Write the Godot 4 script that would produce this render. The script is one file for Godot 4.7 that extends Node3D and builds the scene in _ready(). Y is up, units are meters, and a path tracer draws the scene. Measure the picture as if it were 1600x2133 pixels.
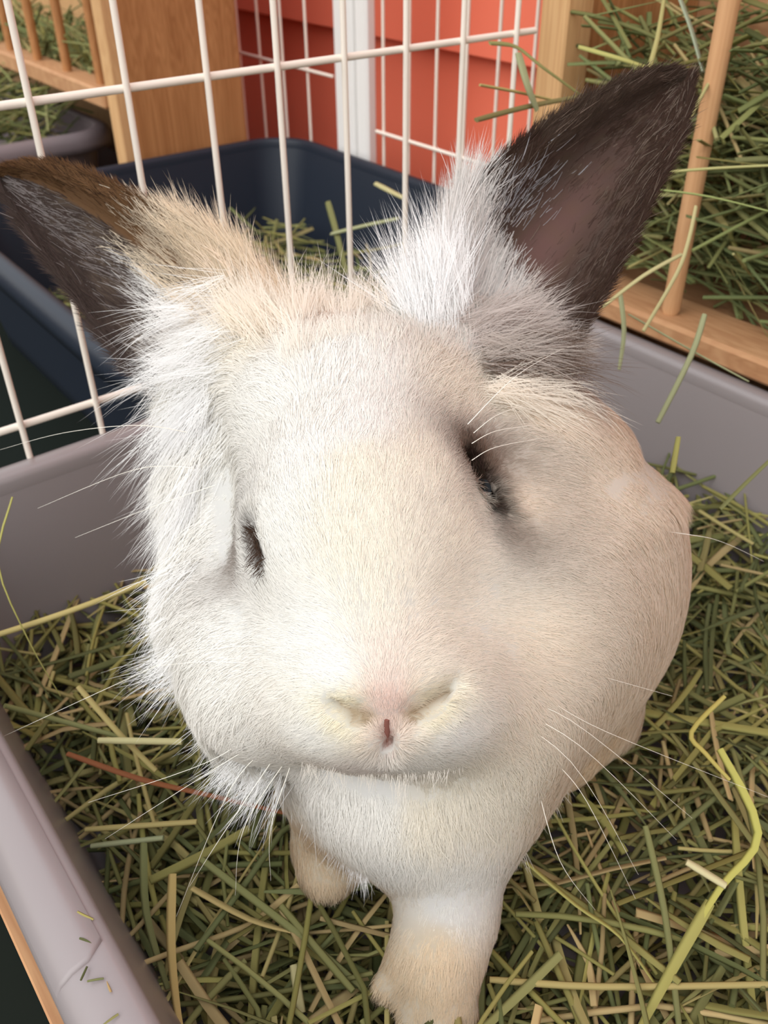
extends Node3D
# A rabbit in a grey litter tray of hay; wire panels, a navy tray, hay racks and red siding behind it.
# x runs along the front wire panel, z runs from the panel towards the viewer, y = 0 is the top of the hay bedding.

const FLOOR_Y := -0.032
const SOWN := [166000, 77000, 107000, 25000]  # locks of hair on the face, mane, coat and paws
var rng := RandomNumberGenerator.new()
var mats := {}
var used_names := {}

# ------------------------------------------------------------------ helpers
func numbered(called: String) -> String:
	var n: int = used_names.get(called, 0)
	used_names[called] = n + 1
	return called if n == 0 else "%s_%03d" % [called, n]

func thing(called: String, label: String, category: String, at := Vector3.ZERO, group := "") -> Node3D:
	var o := Node3D.new()
	o.name = numbered(called)
	add_child(o, true)
	o.position = at
	o.set_meta("label", label)
	o.set_meta("category", category)
	if group != "":
		o.set_meta("group", group)
	return o

func part(called: String, mesh: Mesh, mat: Material, parent: Node3D, at := Vector3.ZERO, kind := "") -> MeshInstance3D:
	var o := MeshInstance3D.new()
	o.name = called
	o.mesh = mesh
	o.material_override = mat
	o.position = at
	o.cast_shadow = GeometryInstance3D.SHADOW_CASTING_SETTING_ON
	if kind != "":
		o.set_meta("kind", kind)
	parent.add_child(o, true)
	return o

func lone(called: String, mesh: Mesh, mat: Material, at: Vector3, label: String, category: String, group := "", kind := "") -> MeshInstance3D:
	var o := part(numbered(called), mesh, mat, self, at, kind)
	if label != "":
		o.set_meta("label", label)
		o.set_meta("category", category)
	if group != "":
		o.set_meta("group", group)
	return o

func plain(color: Color, rough := 0.6, spec := 0.5) -> StandardMaterial3D:
	var m := StandardMaterial3D.new()
	m.albedo_color = color
	m.roughness = rough
	m.metallic_specular = spec
	return m

func painted(rough := 0.7, spec := 0.3, through := 0.0) -> StandardMaterial3D:
	var m := plain(Color.WHITE, rough, spec)
	m.vertex_color_use_as_albedo = true
	if through > 0.0:
		m.backlight_enabled = true
		m.backlight = Color(through, through, through).linear_to_srgb()
	return m

func grain_texture(seed_value: int, ramp: Array, freq: float, stretch: float) -> ImageTexture:
	# wood grain: long streaks up the v axis, with wandering growth rings and fine pores
	var w := 256
	var h := 256
	var img := Image.create(w, h, false, Image.FORMAT_RGB8)
	var a := FastNoiseLite.new()
	a.seed = seed_value
	a.noise_type = FastNoiseLite.TYPE_SIMPLEX_SMOOTH
	a.frequency = 1.0
	for y in h:
		for x in w:
			var u := float(x) / w * TAU
			var v := float(y) / h * TAU
			var ring := a.get_noise_3d(cos(u) * freq * 0.30, sin(u) * freq * 0.30, sin(v) * stretch)
			var band := 0.5 + 0.5 * sin((ring * 5.0 + float(x) / w * 4.0) * TAU)
			var pore := a.get_noise_3d(cos(u) * freq * 4.0, sin(u) * freq * 4.0, sin(v) * stretch * 1.6 + 9.0)
			var t: float = clampf(0.35 * band + 0.35 + 0.3 * pore + 0.25 * ring, 0.0, 1.0)
			var c: Color = ramp[0]
			c = c.lerp(ramp[1], t)
			img.set_pixel(x, y, c)
	return ImageTexture.create_from_image(img)

func wood(seed_value: int, dark: Color, light: Color, axis := 1, across := 9.0) -> StandardMaterial3D:
	var m := plain(Color.WHITE, 0.62, 0.35)
	m.albedo_texture = grain_texture(seed_value, [dark, light], 2.2, 0.5)
	m.uv1_triplanar = true
	var s := Vector3(across, across, across)
	s[axis] = 2.2
	m.uv1_scale = s
	return m

func mesh_of(v: PackedVector3Array, n: PackedVector3Array, c: PackedColorArray, i: PackedInt32Array) -> ArrayMesh:
	var a := []
	a.resize(Mesh.ARRAY_MAX)
	a[Mesh.ARRAY_VERTEX] = v
	if n.size() == v.size():
		a[Mesh.ARRAY_NORMAL] = n
	if c.size() == v.size():
		a[Mesh.ARRAY_COLOR] = c
	a[Mesh.ARRAY_INDEX] = i
	var m := ArrayMesh.new()
	m.add_surface_from_arrays(Mesh.PRIMITIVE_TRIANGLES, a)
	return m

class Soup:
	var v := PackedVector3Array()
	var n := PackedVector3Array()
	var c := PackedColorArray()
	var i := PackedInt32Array()
	func quad(a: int, b: int, d: int, e: int) -> void:
		i.append_array(PackedInt32Array([a, b, d, a, d, e]))

# A box with chamfered edges, from lo to hi.
func board(lo: Vector3, hi: Vector3, bevel := 0.0012) -> ArrayMesh:
	var st := SurfaceTool.new()
	st.begin(Mesh.PRIMITIVE_TRIANGLES)
	st.set_smooth_group(-1)
	var c := (lo + hi) * 0.5
	var e := (hi - lo) * 0.5
	var b: float = minf(bevel, minf(e.x, minf(e.y, e.z)) * 0.6)
	for ax in 3:
		for sgn in [-1.0, 1.0]:
			var u := (ax + 1) % 3
			var w := (ax + 2) % 3
			var pts := []
			for k in [[-1.0, -1.0], [1.0, -1.0], [1.0, 1.0], [-1.0, 1.0]]:
				var q := Vector3.ZERO
				q[ax] = sgn * e[ax]
				q[u] = k[0] * (e[u] - b)
				q[w] = k[1] * (e[w] - b)
				pts.append(q + c)
			face(st, pts, c)
	for ax in 3:
		var u := (ax + 1) % 3
		var w := (ax + 2) % 3
		for su in [-1.0, 1.0]:
			for sw in [-1.0, 1.0]:
				var pts := []
				for k in [[-1.0, 0], [1.0, 0], [1.0, 1], [-1.0, 1]]:
					var q := Vector3.ZERO
					q[ax] = k[0] * (e[ax] - b)
					q[u] = su * (e[u] - (b if k[1] == 1 else 0.0))
					q[w] = sw * (e[w] - (0.0 if k[1] == 1 else b))
					pts.append(q + c)
				face(st, pts, c)
	for sx in [-1.0, 1.0]:
		for sy in [-1.0, 1.0]:
			for sz in [-1.0, 1.0]:
				face(st, [c + Vector3(sx * e.x, sy * (e.y - b), sz * (e.z - b)), c + Vector3(sx * (e.x - b), sy * e.y, sz * (e.z - b)), c + Vector3(sx * (e.x - b), sy * (e.y - b), sz * e.z)], c)
	st.generate_normals()
	return st.commit()

func face(st: SurfaceTool, pts: Array, inside: Vector3) -> void:
	var nrm: Vector3 = (pts[1] - pts[0]).cross(pts[2] - pts[0])
	var outward: bool = nrm.dot(pts[0] - inside) > 0.0
	for k in range(1, pts.size() - 1):
		st.add_vertex(pts[0])
		if outward:
			st.add_vertex(pts[k + 1])
			st.add_vertex(pts[k])
		else:
			st.add_vertex(pts[k])
			st.add_vertex(pts[k + 1])

# A round bar swept along points, with a radius at each point and domed ends.
func add_tube(s: Soup, pts: PackedVector3Array, radii: PackedFloat32Array, sides: int, color := Color.WHITE, flat := 1.0, tip_color := Color(-1, 0, 0), lay := Vector3.ZERO) -> void:
	var count := pts.size()
	var t0 := (pts[1] - pts[0]).normalized()
	var ref := lay if lay != Vector3.ZERO else (Vector3.UP if absf(t0.y) < 0.9 else Vector3.RIGHT)
	var base := s.v.size()
	var side := t0.cross(ref).normalized()
	for k in count:
		var t := (pts[mini(k + 1, count - 1)] - pts[maxi(k - 1, 0)]).normalized()
		side = (side - t * side.dot(t)).normalized()
		var up := side.cross(t).normalized()
		var col := color if tip_color.r < 0.0 else color.lerp(tip_color, float(k) / (count - 1))
		for j in sides:
			var an := TAU * j / sides
			var off := side * cos(an) + up * sin(an) * flat
			s.v.append(pts[k] + off * radii[k])
			s.n.append((side * cos(an) * flat + up * sin(an)).normalized())
			s.c.append(col)
	for k in count - 1:
		for j in sides:
			var a := base + k * sides + j
			var b := base + k * sides + (j + 1) % sides
			s.quad(a, b, b + sides, a + sides)
	for e in 2:
		var k: int = 0 if e == 0 else count - 1
		var t := (pts[1] - pts[0]).normalized() * -1.0 if e == 0 else (pts[count - 1] - pts[count - 2]).normalized()
		var mid := s.v.size()
		s.v.append(pts[k] + t * radii[k] * 0.15)
		s.n.append(t)
		s.c.append(color if e == 0 or tip_color.r < 0.0 else tip_color)
		for j in sides:
			var a := mid + 1 + j
			s.v.append(s.v[base + k * sides + j])
			s.n.append(t)
			s.c.append(s.c[base + k * sides + j])
			var b := mid + 1 + (j + 1) % sides
			if e == 0:
				s.i.append_array(PackedInt32Array([mid, b, a]))
			else:
				s.i.append_array(PackedInt32Array([mid, a, b]))

func soup_mesh(s: Soup) -> ArrayMesh:
	return mesh_of(s.v, s.n, s.c, s.i)

func rod(a: Vector3, b: Vector3, r: float, sides := 12) -> ArrayMesh:
	var s := Soup.new()
	var e := (b - a).normalized() * r * 0.4
	add_tube(s, PackedVector3Array([a, a + e, b - e, b]), PackedFloat32Array([r * 0.8, r, r, r * 0.8]), sides)
	return soup_mesh(s)

func smooth_path(raw: Array, steps: int) -> PackedVector3Array:
	var out := PackedVector3Array()
	var n := raw.size()
	if n == 2:
		for k in steps + 1:
			out.append(raw[0].lerp(raw[1], float(k) / steps))
		return out
	for k in n - 1:
		var p0: Vector3 = raw[maxi(k - 1, 0)]
		var p1: Vector3 = raw[k]
		var p2: Vector3 = raw[k + 1]
		var p3: Vector3 = raw[mini(k + 2, n - 1)]
		for j in steps:
			out.append(p1.cubic_interpolate(p2, p0, p3, float(j) / steps))
	out.append(raw[n - 1])
	return out

# ------------------------------------------------------------------ trays
func loop_points(x0: float, x1: float, z0: float, z1: float, y: float, r: float, seg: int) -> PackedVector3Array:
	var out := PackedVector3Array()
	var centres := [Vector2(x1 - r, z1 - r), Vector2(x0 + r, z1 - r), Vector2(x0 + r, z0 + r), Vector2(x1 - r, z0 + r)]
	for k in 4:
		for j in seg + 1:
			var an := (k + float(j) / seg) * PI / 2
			out.append(Vector3(centres[k].x + cos(an) * r, y, centres[k].y + sin(an) * r))
	return out

func loft(rows: Array, cap_first: bool) -> ArrayMesh:
	var s := SurfaceTool.new()
	s.begin(Mesh.PRIMITIVE_TRIANGLES)
	s.set_smooth_group(0)
	var n: int = rows[0].size()
	for row in rows:
		for p in row:
			s.add_vertex(p)
	for k in rows.size() - 1:
		for j in n:
			var a := k * n + j
			var b := k * n + (j + 1) % n
			for q in [a, b + n, a + n, a, b, b + n]:
				s.add_index(q)
	if cap_first:
		for j in range(1, n - 1):
			for q in [0, j + 1, j]:
				s.add_index(q)
	s.generate_normals()
	return s.commit()

# inner mouth x0..x1, z0..z1 at the rim; the walls lean in towards the bottom
func tray(called: String, label: String, mouth: Array, top: float, depth: float, draft: float, rim: float, mat: Material) -> Node3D:
	var x0: float = mouth[0]
	var x1: float = mouth[1]
	var z0: float = mouth[2]
	var z1: float = mouth[3]
	var at := Vector3((x0 + x1) / 2, top - depth, (z0 + z1) / 2)
	var o := thing(called, label, "litter tray", at)
	var row := func(grow: float, y: float, r: float) -> PackedVector3Array:
		return loop_points(x0 - grow - at.x, x1 + grow - at.x, z0 - grow - at.z, z1 + grow - at.z, y - at.y, r, 7)
	var bottom := top - depth + 0.004
	var rows := [row.call(-draft - 0.006, bottom, 0.02), row.call(-draft, bottom + 0.002, 0.026), row.call(-draft + 0.002, bottom + 0.006, 0.028)]
	for k in range(1, 6):
		var t := k / 6.0
		rows.append(row.call(lerpf(-draft + 0.002, -0.0025, t), lerpf(bottom + 0.006, top - 0.008, t), lerpf(0.028, 0.036, t)))
	rows.append(row.call(-0.0022, top - 0.006, 0.036))
	part("basin", loft(rows, true), mat, o)
	var outside := [row.call(-0.0012, top - 0.007, 0.037)]
	for k in 8:
		var t := k / 7.0
		outside.append(row.call(lerpf(0.0, draft * -0.9 + 0.004, t), lerpf(top - 0.008, top - depth, t), lerpf(0.038, 0.03, t)))
	outside.reverse()
	part("shell", loft(outside, true), mat, o)
	var lip := [row.call(-0.0025, top - 0.0075, 0.036), row.call(-0.0024, top - 0.003, 0.036), row.call(-0.0014, top - 0.0008, 0.037), row.call(0.0006, top, 0.038),
		row.call(rim * 0.35, top - 0.0004, 0.041), row.call(rim * 0.62, top - 0.0014, 0.044), row.call(rim * 0.84, top - 0.0036, 0.046), row.call(rim * 0.97, top - 0.0068, 0.047), row.call(rim, top - 0.0105, 0.047),
		row.call(rim, top - 0.0165, 0.047), row.call(rim - 0.0016, top - 0.0165, 0.046), row.call(rim - 0.002, top - 0.010, 0.046), row.call(0.0, top - 0.0085, 0.038)]
	part("rim", loft(lip, false), mat, o)
	return o

# a thin moulded plate lying on the curved top of the left rim
func rim_plate(o: Node3D, x0: float, top: float, rim: float, za: float, zb: float, mat: Material) -> void:
	var prof := [Vector2(0.0004, -0.0004), Vector2(0.0005, 0.0004), Vector2(rim * 0.35, 0.0003), Vector2(rim * 0.62, -0.0007), Vector2(rim * 0.84, -0.0029), Vector2(rim * 0.95, -0.0060)]
	var st := SurfaceTool.new()
	st.begin(Mesh.PRIMITIVE_TRIANGLES)
	st.set_smooth_group(0)
	var zs := [za, za + 0.0004, zb - 0.004, zb - 0.0015, zb - 0.0003, zb]
	for k in zs.size():
		for j in prof.size():
			var q: Vector2 = prof[j]
			var z: float = zs[k]
			if j < 2 and k > 2:
				z -= 0.0025
			var drop: float = 0.0009 if k == 0 or k == zs.size() - 1 else 0.0
			st.add_vertex(Vector3(x0 - q.x, top + q.y - drop, z) - o.position)
	var n := prof.size()
	for k in zs.size() - 1:
		for j in n - 1:
			var a := k * n + j
			for q in [a, a + 1, a + n + 1, a, a + n + 1, a + n]:
				st.add_index(q)
	st.generate_normals()
	part("rim_plate", st.commit(), mat, o)

# ------------------------------------------------------------------ hay
const HAY := [Vector3(0.30, 0.26, 0.085), Vector3(0.22, 0.21, 0.075), Vector3(0.43, 0.35, 0.14), Vector3(0.16, 0.17, 0.07), Vector3(0.36, 0.32, 0.10), Vector3(0.25, 0.235, 0.09), Vector3(0.52, 0.38, 0.18), Vector3(0.13, 0.14, 0.055)]

var last_tone := ""
var last_kind := ""
func hay_color(greener: float) -> Color:
	var pick := rng.randi() % HAY.size()
	last_tone = ["olive", "dull green", "straw coloured", "dark green", "yellowish", "olive", "pale straw", "very dark green"][pick]
	var k: Vector3 = HAY[pick]
	k = k.lerp(Vector3(0.26, 0.32, 0.13), greener * rng.randf())
	k *= rng.randf_range(0.58, 1.08)
	return Color(k.x, k.y, k.z)

# one blade or stem through the points; width in metres; flat 0.2 is a leaf, 0.9 a stem
func blade(s: Soup, pts: PackedVector3Array, width: float, flat: float, color: Color, taper: float) -> void:
	var radii := PackedFloat32Array()
	var n := pts.size()
	for k in n:
		var t := float(k) / (n - 1)
		radii.append(width * 0.5 * (1.0 - taper * t * t) * (0.85 + 0.15 * minf(1.0, t * 6.0)))
	var lay := Vector3(rng.randf_range(-0.7, 0.7), 1.0, rng.randf_range(-0.7, 0.7)).normalized()
	var t0 := (pts[1] - pts[0]).normalized()
	if absf(lay.dot(t0)) > 0.95:
		lay = Vector3.RIGHT
	add_tube(s, pts, radii, 5 if flat < 0.5 else 6, color, flat, color * rng.randf_range(0.85, 1.15), lay)

func random_blade(s: Soup, at: Vector3, heading: float, tilt: float, length: float, width: float, greener: float) -> void:
	var dir := Vector3(cos(heading) * cos(tilt), sin(tilt), sin(heading) * cos(tilt))
	var side := dir.cross(Vector3.UP).normalized()
	var pts := PackedVector3Array()
	var curve := rng.randf_range(-0.16, 0.16)
	var sag := rng.randf_range(-0.05, 0.12)
	var kink := rng.randf_range(-0.5, 0.5) if rng.randf() < 0.22 else 0.0
	for k in 5:
		var u := k / 4.0 - 0.5
		var p := at + dir * u * length + side * (curve * (u * u - 0.1)) * length - Vector3.UP * sag * u * u * length
		if u > 0.0:
			p += side * kink * u * length
		pts.append(p)
	var leaf := rng.randf() < 0.6
	last_kind = "flat hay blade" if leaf else "round hay stem"
	blade(s, pts, width * (rng.randf_range(0.7, 1.5) if leaf else rng.randf_range(0.5, 0.9)), 0.22 if leaf else 0.85, hay_color(greener), 0.75 if leaf and rng.randf() < 0.5 else 0.1)

# ------------------------------------------------------------------ rabbit: a field of joined tapered capsules, meshed with surface nets
var grid_lo := Vector3.ZERO
var cell := 0.003
var gx := 0
var gy := 0
var gz := 0
var field := PackedFloat32Array()

func begin_field(lo: Vector3, hi: Vector3, size: float) -> void:
	grid_lo = lo
	cell = size
	gx = int((hi.x - lo.x) / size) + 1
	gy = int((hi.y - lo.y) / size) + 1
	gz = int((hi.z - lo.z) / size) + 1
	field.resize(gx * gy * gz)
	field.fill(0.05)

# bones: a, b, radius a, radius b, blend; cut = true carves instead
func capsule(a: Vector3, b: Vector3, ra: float, rb: float, k: float, cut := false) -> void:
	var reach := maxf(ra, rb) + k + cell * 2.0 + 0.006
	var lo := (Vector3(minf(a.x, b.x), minf(a.y, b.y), minf(a.z, b.z)) - Vector3.ONE * reach - grid_lo) / cell
	var hi := (Vector3(maxf(a.x, b.x), maxf(a.y, b.y), maxf(a.z, b.z)) + Vector3.ONE * reach - grid_lo) / cell
	var ab := b - a
	var l2 := maxf(ab.length_squared(), 1e-9)
	for z in range(maxi(int(lo.z), 0), mini(int(hi.z) + 1, gz)):
		for y in range(maxi(int(lo.y), 0), mini(int(hi.y) + 1, gy)):
			var at := (z * gy + y) * gx
			for x in range(maxi(int(lo.x), 0), mini(int(hi.x) + 1, gx)):
				var p := grid_lo + Vector3(x, y, z) * cell
				var t := clampf((p - a).dot(ab) / l2, 0.0, 1.0)
				var d := p.distance_to(a + ab * t) - ra - (rb - ra) * t
				var f := field[at + x]
				if cut:
					var h := maxf(k - absf(f + d), 0.0) / k
					field[at + x] = maxf(f, -d) + h * h * k * 0.25
				else:
					var h := maxf(k - absf(f - d), 0.0) / k
					field[at + x] = minf(f, d) - h * h * k * 0.25

func surface_nets(s: Soup) -> void:
	var index := PackedInt32Array()
	index.resize(gx * gy * gz)
	index.fill(-1)
	var sy := gx
	var sz := gx * gy
	var first := s.v.size()
	var corner := PackedInt32Array([0, 1, sy, sy + 1, sz, sz + 1, sz + sy, sz + sy + 1])
	var edge := PackedInt32Array([0, 1, 2, 3, 4, 5, 6, 7, 0, 2, 1, 3, 4, 6, 5, 7, 0, 4, 1, 5, 2, 6, 3, 7])
	for z in gz - 1:
		for y in gy - 1:
			var at := z * sz + y * sy
			for x in gx - 1:
				var o := at + x
				var inside := 0
				for k in 8:
					if field[o + corner[k]] < 0.0:
						inside += 1
				if inside == 0 or inside == 8:
					continue
				var sum := Vector3.ZERO
				var n := 0
				for k in 12:
					var a := edge[k * 2]
					var b := edge[k * 2 + 1]
					var fa := field[o + corner[a]]
					var fb := field[o + corner[b]]
					if (fa < 0.0) == (fb < 0.0):
						continue
					var t := fa / (fa - fb)
					var pa := Vector3(a & 1, (a >> 1) & 1, a >> 2)
					var pb := Vector3(b & 1, (b >> 1) & 1, b >> 2)
					sum += pa.lerp(pb, t)
					n += 1
				index[o] = s.v.size()
				s.v.append(grid_lo + (Vector3(x, y, z) + sum / n) * cell)
	for z in range(1, gz - 1):
		for y in range(1, gy - 1):
			for x in range(1, gx - 1):
				var o := z * sz + y * sy + x
				var here := field[o] < 0.0
				for ax in 3:
					var step := 1 if ax == 0 else (sy if ax == 1 else sz)
					if here == (field[o + step] < 0.0):
						continue
					var u := sy if ax == 0 else (sz if ax == 1 else 1)
					var w := sz if ax == 0 else (1 if ax == 1 else sy)
					var a := index[o]
					var b := index[o - u]
					var c := index[o - u - w]
					var d := index[o - w]
					if a < 0 or b < 0 or c < 0 or d < 0:
						continue
					if here:
						s.i.append_array(PackedInt32Array([a, c, b, a, d, c]))
					else:
						s.i.append_array(PackedInt32Array([a, b, c, a, c, d]))
	s.n.resize(s.v.size())
	for k in range(first, s.v.size()):
		s.n[k] = Vector3.ZERO
	for k in range(0, s.i.size(), 3):
		var a := s.i[k]
		var b := s.i[k + 1]
		var c := s.i[k + 2]
		var nrm := (s.v[c] - s.v[a]).cross(s.v[b] - s.v[a])
		s.n[a] += nrm
		s.n[b] += nrm
		s.n[c] += nrm
	for k in range(first, s.v.size()):
		s.n[k] = s.n[k].normalized()

# guides comb the coat: where, which way the hair lies, its length, how far it stands off, its colour
class Guide:
	var p: Vector3
	var d: Vector3
	var l: float
	var up: float
	var c: Vector3
	var region: int
var guides: Array[Guide] = []

func guide(p: Vector3, d: Vector3, mm: float, up: float, c: Vector3, region: int) -> void:
	var g := Guide.new()
	g.p = p
	g.d = d.normalized()
	g.l = mm * 0.001
	g.up = up
	g.c = c
	g.region = region
	guides.append(g)

class Coat:
	var v := PackedVector3Array()
	var n := PackedVector3Array()
	var c := PackedColorArray()
	var i := PackedInt32Array()
	var used := 0
	var tri := 0
	func room(strands: int) -> void:
		v.resize(strands * 7)
		n.resize(strands * 7)
		c.resize(strands * 7)
		i.resize(strands * 15)
	func trim() -> void:
		v.resize(used * 7)
		n.resize(used * 7)
		c.resize(used * 7)
		i.resize(used * 15)

var wisp := FastNoiseLite.new()

# one lock of hair: three tapering segments, lying from the root p along d, lifted by up off the skin normal nrm
func strand(h: Coat, p: Vector3, nrm: Vector3, d: Vector3, length: float, up: float, width: float, col: Color, droop: float) -> void:
	if h.used * 7 + 7 > h.v.size():
		return
	var w1 := wisp.get_noise_3dv(p)
	var w2 := wisp.get_noise_3d(p.x + 7.0, p.y, p.z)
	var side := nrm.cross(d).normalized()
	d = (d + side * (w1 * 0.55 + rng.randfn(0.0, 0.13))).normalized()
	up = maxf(up * (1.0 + w2 * 0.8 + rng.randfn(0.0, 0.22)), 0.03)
	var dir := (d + nrm * up).normalized()
	var turn := (d - nrm * up * 0.9).normalized() - dir
	var across := (dir.cross(nrm) + nrm * rng.randf_range(-0.5, 0.5)).normalized() * width
	var at := h.used * 7
	var curl := side * rng.randfn(0.0, 0.10) * length
	for k in 3:
		var u: float = [0.0, 0.36, 0.72][k]
		var q := p + (dir * u + turn * (u * u * 0.5)) * length + curl * u * u
		q.y -= droop * u * u * length
		var w := across * (0.7 + 0.5 * u if k < 2 else 0.62)
		h.v[at + k * 2] = q - w
		h.v[at + k * 2 + 1] = q + w
	h.v[at + 6] = p + (dir + turn * 0.5) * length + curl - Vector3(0, droop * length, 0)
	var shade := (nrm + dir * 0.15).normalized()
	for k in 7:
		h.n[at + k] = shade
		h.c[at + k] = col
	var a := h.v[at]
	var fl: bool = (h.v[at + 1] - a).cross(h.v[at + 2] - a).dot(nrm) > 0.0
	var j := h.used * 15
	for k in 2:
		var b := at + k * 2
		h.i[j] = b
		h.i[j + 1] = b + 2 if fl else b + 1
		h.i[j + 2] = b + 1 if fl else b + 2
		h.i[j + 3] = b + 1
		h.i[j + 4] = b + 2 if fl else b + 3
		h.i[j + 5] = b + 3 if fl else b + 2
		j += 6
	h.i[j] = at + 4
	h.i[j + 1] = at + 6 if fl else at + 5
	h.i[j + 2] = at + 5 if fl else at + 6
	h.used += 1

# an ear: a cupped, tapering leaf between two edge lines, thick enough to be solid; left edges first
class Ear:
	var left: PackedVector3Array
	var right: PackedVector3Array
	var cup: PackedFloat32Array
	var facing: Vector3
	var roll: float
	func at(t: float, s: float) -> Vector3:
		var n := left.size() - 1
		var f := clampf(t, 0.0, 0.9999) * n
		var k := int(f)
		var u := f - k
		var a := left[k].cubic_interpolate(left[k + 1], left[maxi(k - 1, 0)], left[mini(k + 2, n)], u)
		var b := right[k].cubic_interpolate(right[k + 1], right[maxi(k - 1, 0)], right[mini(k + 2, n)], u)
		var c := lerpf(cup[k], cup[k + 1], u)
		var p := a.lerp(b, (s + 1.0) * 0.5)
		var bowl := 1.0 - s * s
		# the near-side edge rolls over a little
		var fold := exp(-pow((s + 0.72) / 0.22, 2.0)) * roll * sin(PI * clampf(t * 0.9 + 0.08, 0.0, 1.0))
		return p - facing * (c * bowl) + facing * fold

func add_ear(s: Soup, e: Ear, paint: Callable) -> void:
	var nt := 30
	var ns := 20
	for back in 2:
		var base := s.v.size()
		for a in nt + 1:
			for b in ns + 1:
				var t := float(a) / nt
				var w := float(b) / ns * 2.0 - 1.0
				var p := e.at(t, w)
				var du := e.at(minf(t + 0.02, 0.999), w) - e.at(maxf(t - 0.02, 0.0), w)
				var dv := e.at(t, minf(w + 0.05, 1.0)) - e.at(t, maxf(w - 0.05, -1.0))
				var nrm := du.cross(dv).normalized()
				if nrm.dot(e.facing) < 0.0:
					nrm = -nrm
				var thick := 0.0026 * sqrt(maxf(1.0 - w * w * 0.995, 0.0)) * (1.0 - 0.6 * t)
				s.v.append(p + (nrm * 0.3 * thick if back == 0 else -nrm * thick))
				s.n.append(nrm if back == 0 else -nrm)
				var k: Vector3 = paint.call(t, w, back == 1)
				s.c.append(Color(k.x, k.y, k.z))
		for a in nt:
			for b in ns:
				var o := base + a * (ns + 1) + b
				var p0 := s.v[o]
				var gn := (s.v[o + 1] - p0).cross(s.v[o + ns + 1] - p0)
				if gn.dot(s.n[o]) > 0.0:
					s.quad(o, o + ns + 1, o + ns + 2, o + 1)
				else:
					s.quad(o, o + 1, o + ns + 2, o + ns + 1)

func ear_fur(h: Coat, e: Ear, count: int, hair: Callable) -> void:
	for k in count:
		var t := pow(rng.randf(), 1.15) * 0.985
		var w := rng.randf_range(-1.0, 1.0)
		var edge := rng.randf() < 0.16
		if edge:
			w = signf(w) * rng.randf_range(0.93, 1.0)
		var back := rng.randf() < 0.16
		var p := e.at(t, w)
		var along := (e.at(minf(t + 0.03, 0.999), w) - e.at(maxf(t - 0.03, 0.0), w)).normalized()
		var across := (e.at(t, minf(w + 0.06, 1.0)) - e.at(t, maxf(w - 0.06, -1.0))).normalized()
		var nrm := along.cross(across).normalized()
		if nrm.dot(e.facing) < 0.0:
			nrm = -nrm
		if back:
			nrm = -nrm
			p += nrm * 0.0024 * (1.0 - 0.6 * t) * sqrt(1.0 - w * w * 0.99)
		# direction, length mm, lift, colour, keep
		var r: Array = hair.call(t, w, back)
		if rng.randf() > float(r[4]):
			continue
		var d := (along * float(r[0].x) + across * float(r[0].y)).normalized()
		if edge:
			nrm = (nrm + across * signf(w) * 0.7).normalized()
			d = (d + across * signf(w) * 0.25).normalized()
		var c: Vector3 = r[3]
		c *= rng.randf_range(0.8, 1.2)
		strand(h, p, nrm, d, float(r[1]) * 0.001 * rng.randf_range(0.65, 1.25), float(r[2]), rng.randf_range(0.00006, 0.00012), Color(c.x, c.y, c.z), 0.0)

# ------------------------------------------------------------------ scene
func _ready() -> void:
	rng.seed = 20240611
	wisp.seed = 5
	wisp.noise_type = FastNoiseLite.TYPE_SIMPLEX_SMOOTH
	wisp.frequency = 170.0
	setup_camera_and_light()
	build_setting()
	build_trays()
	build_panels()
	build_racks()
	build_hay()
	build_rabbit()

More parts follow.
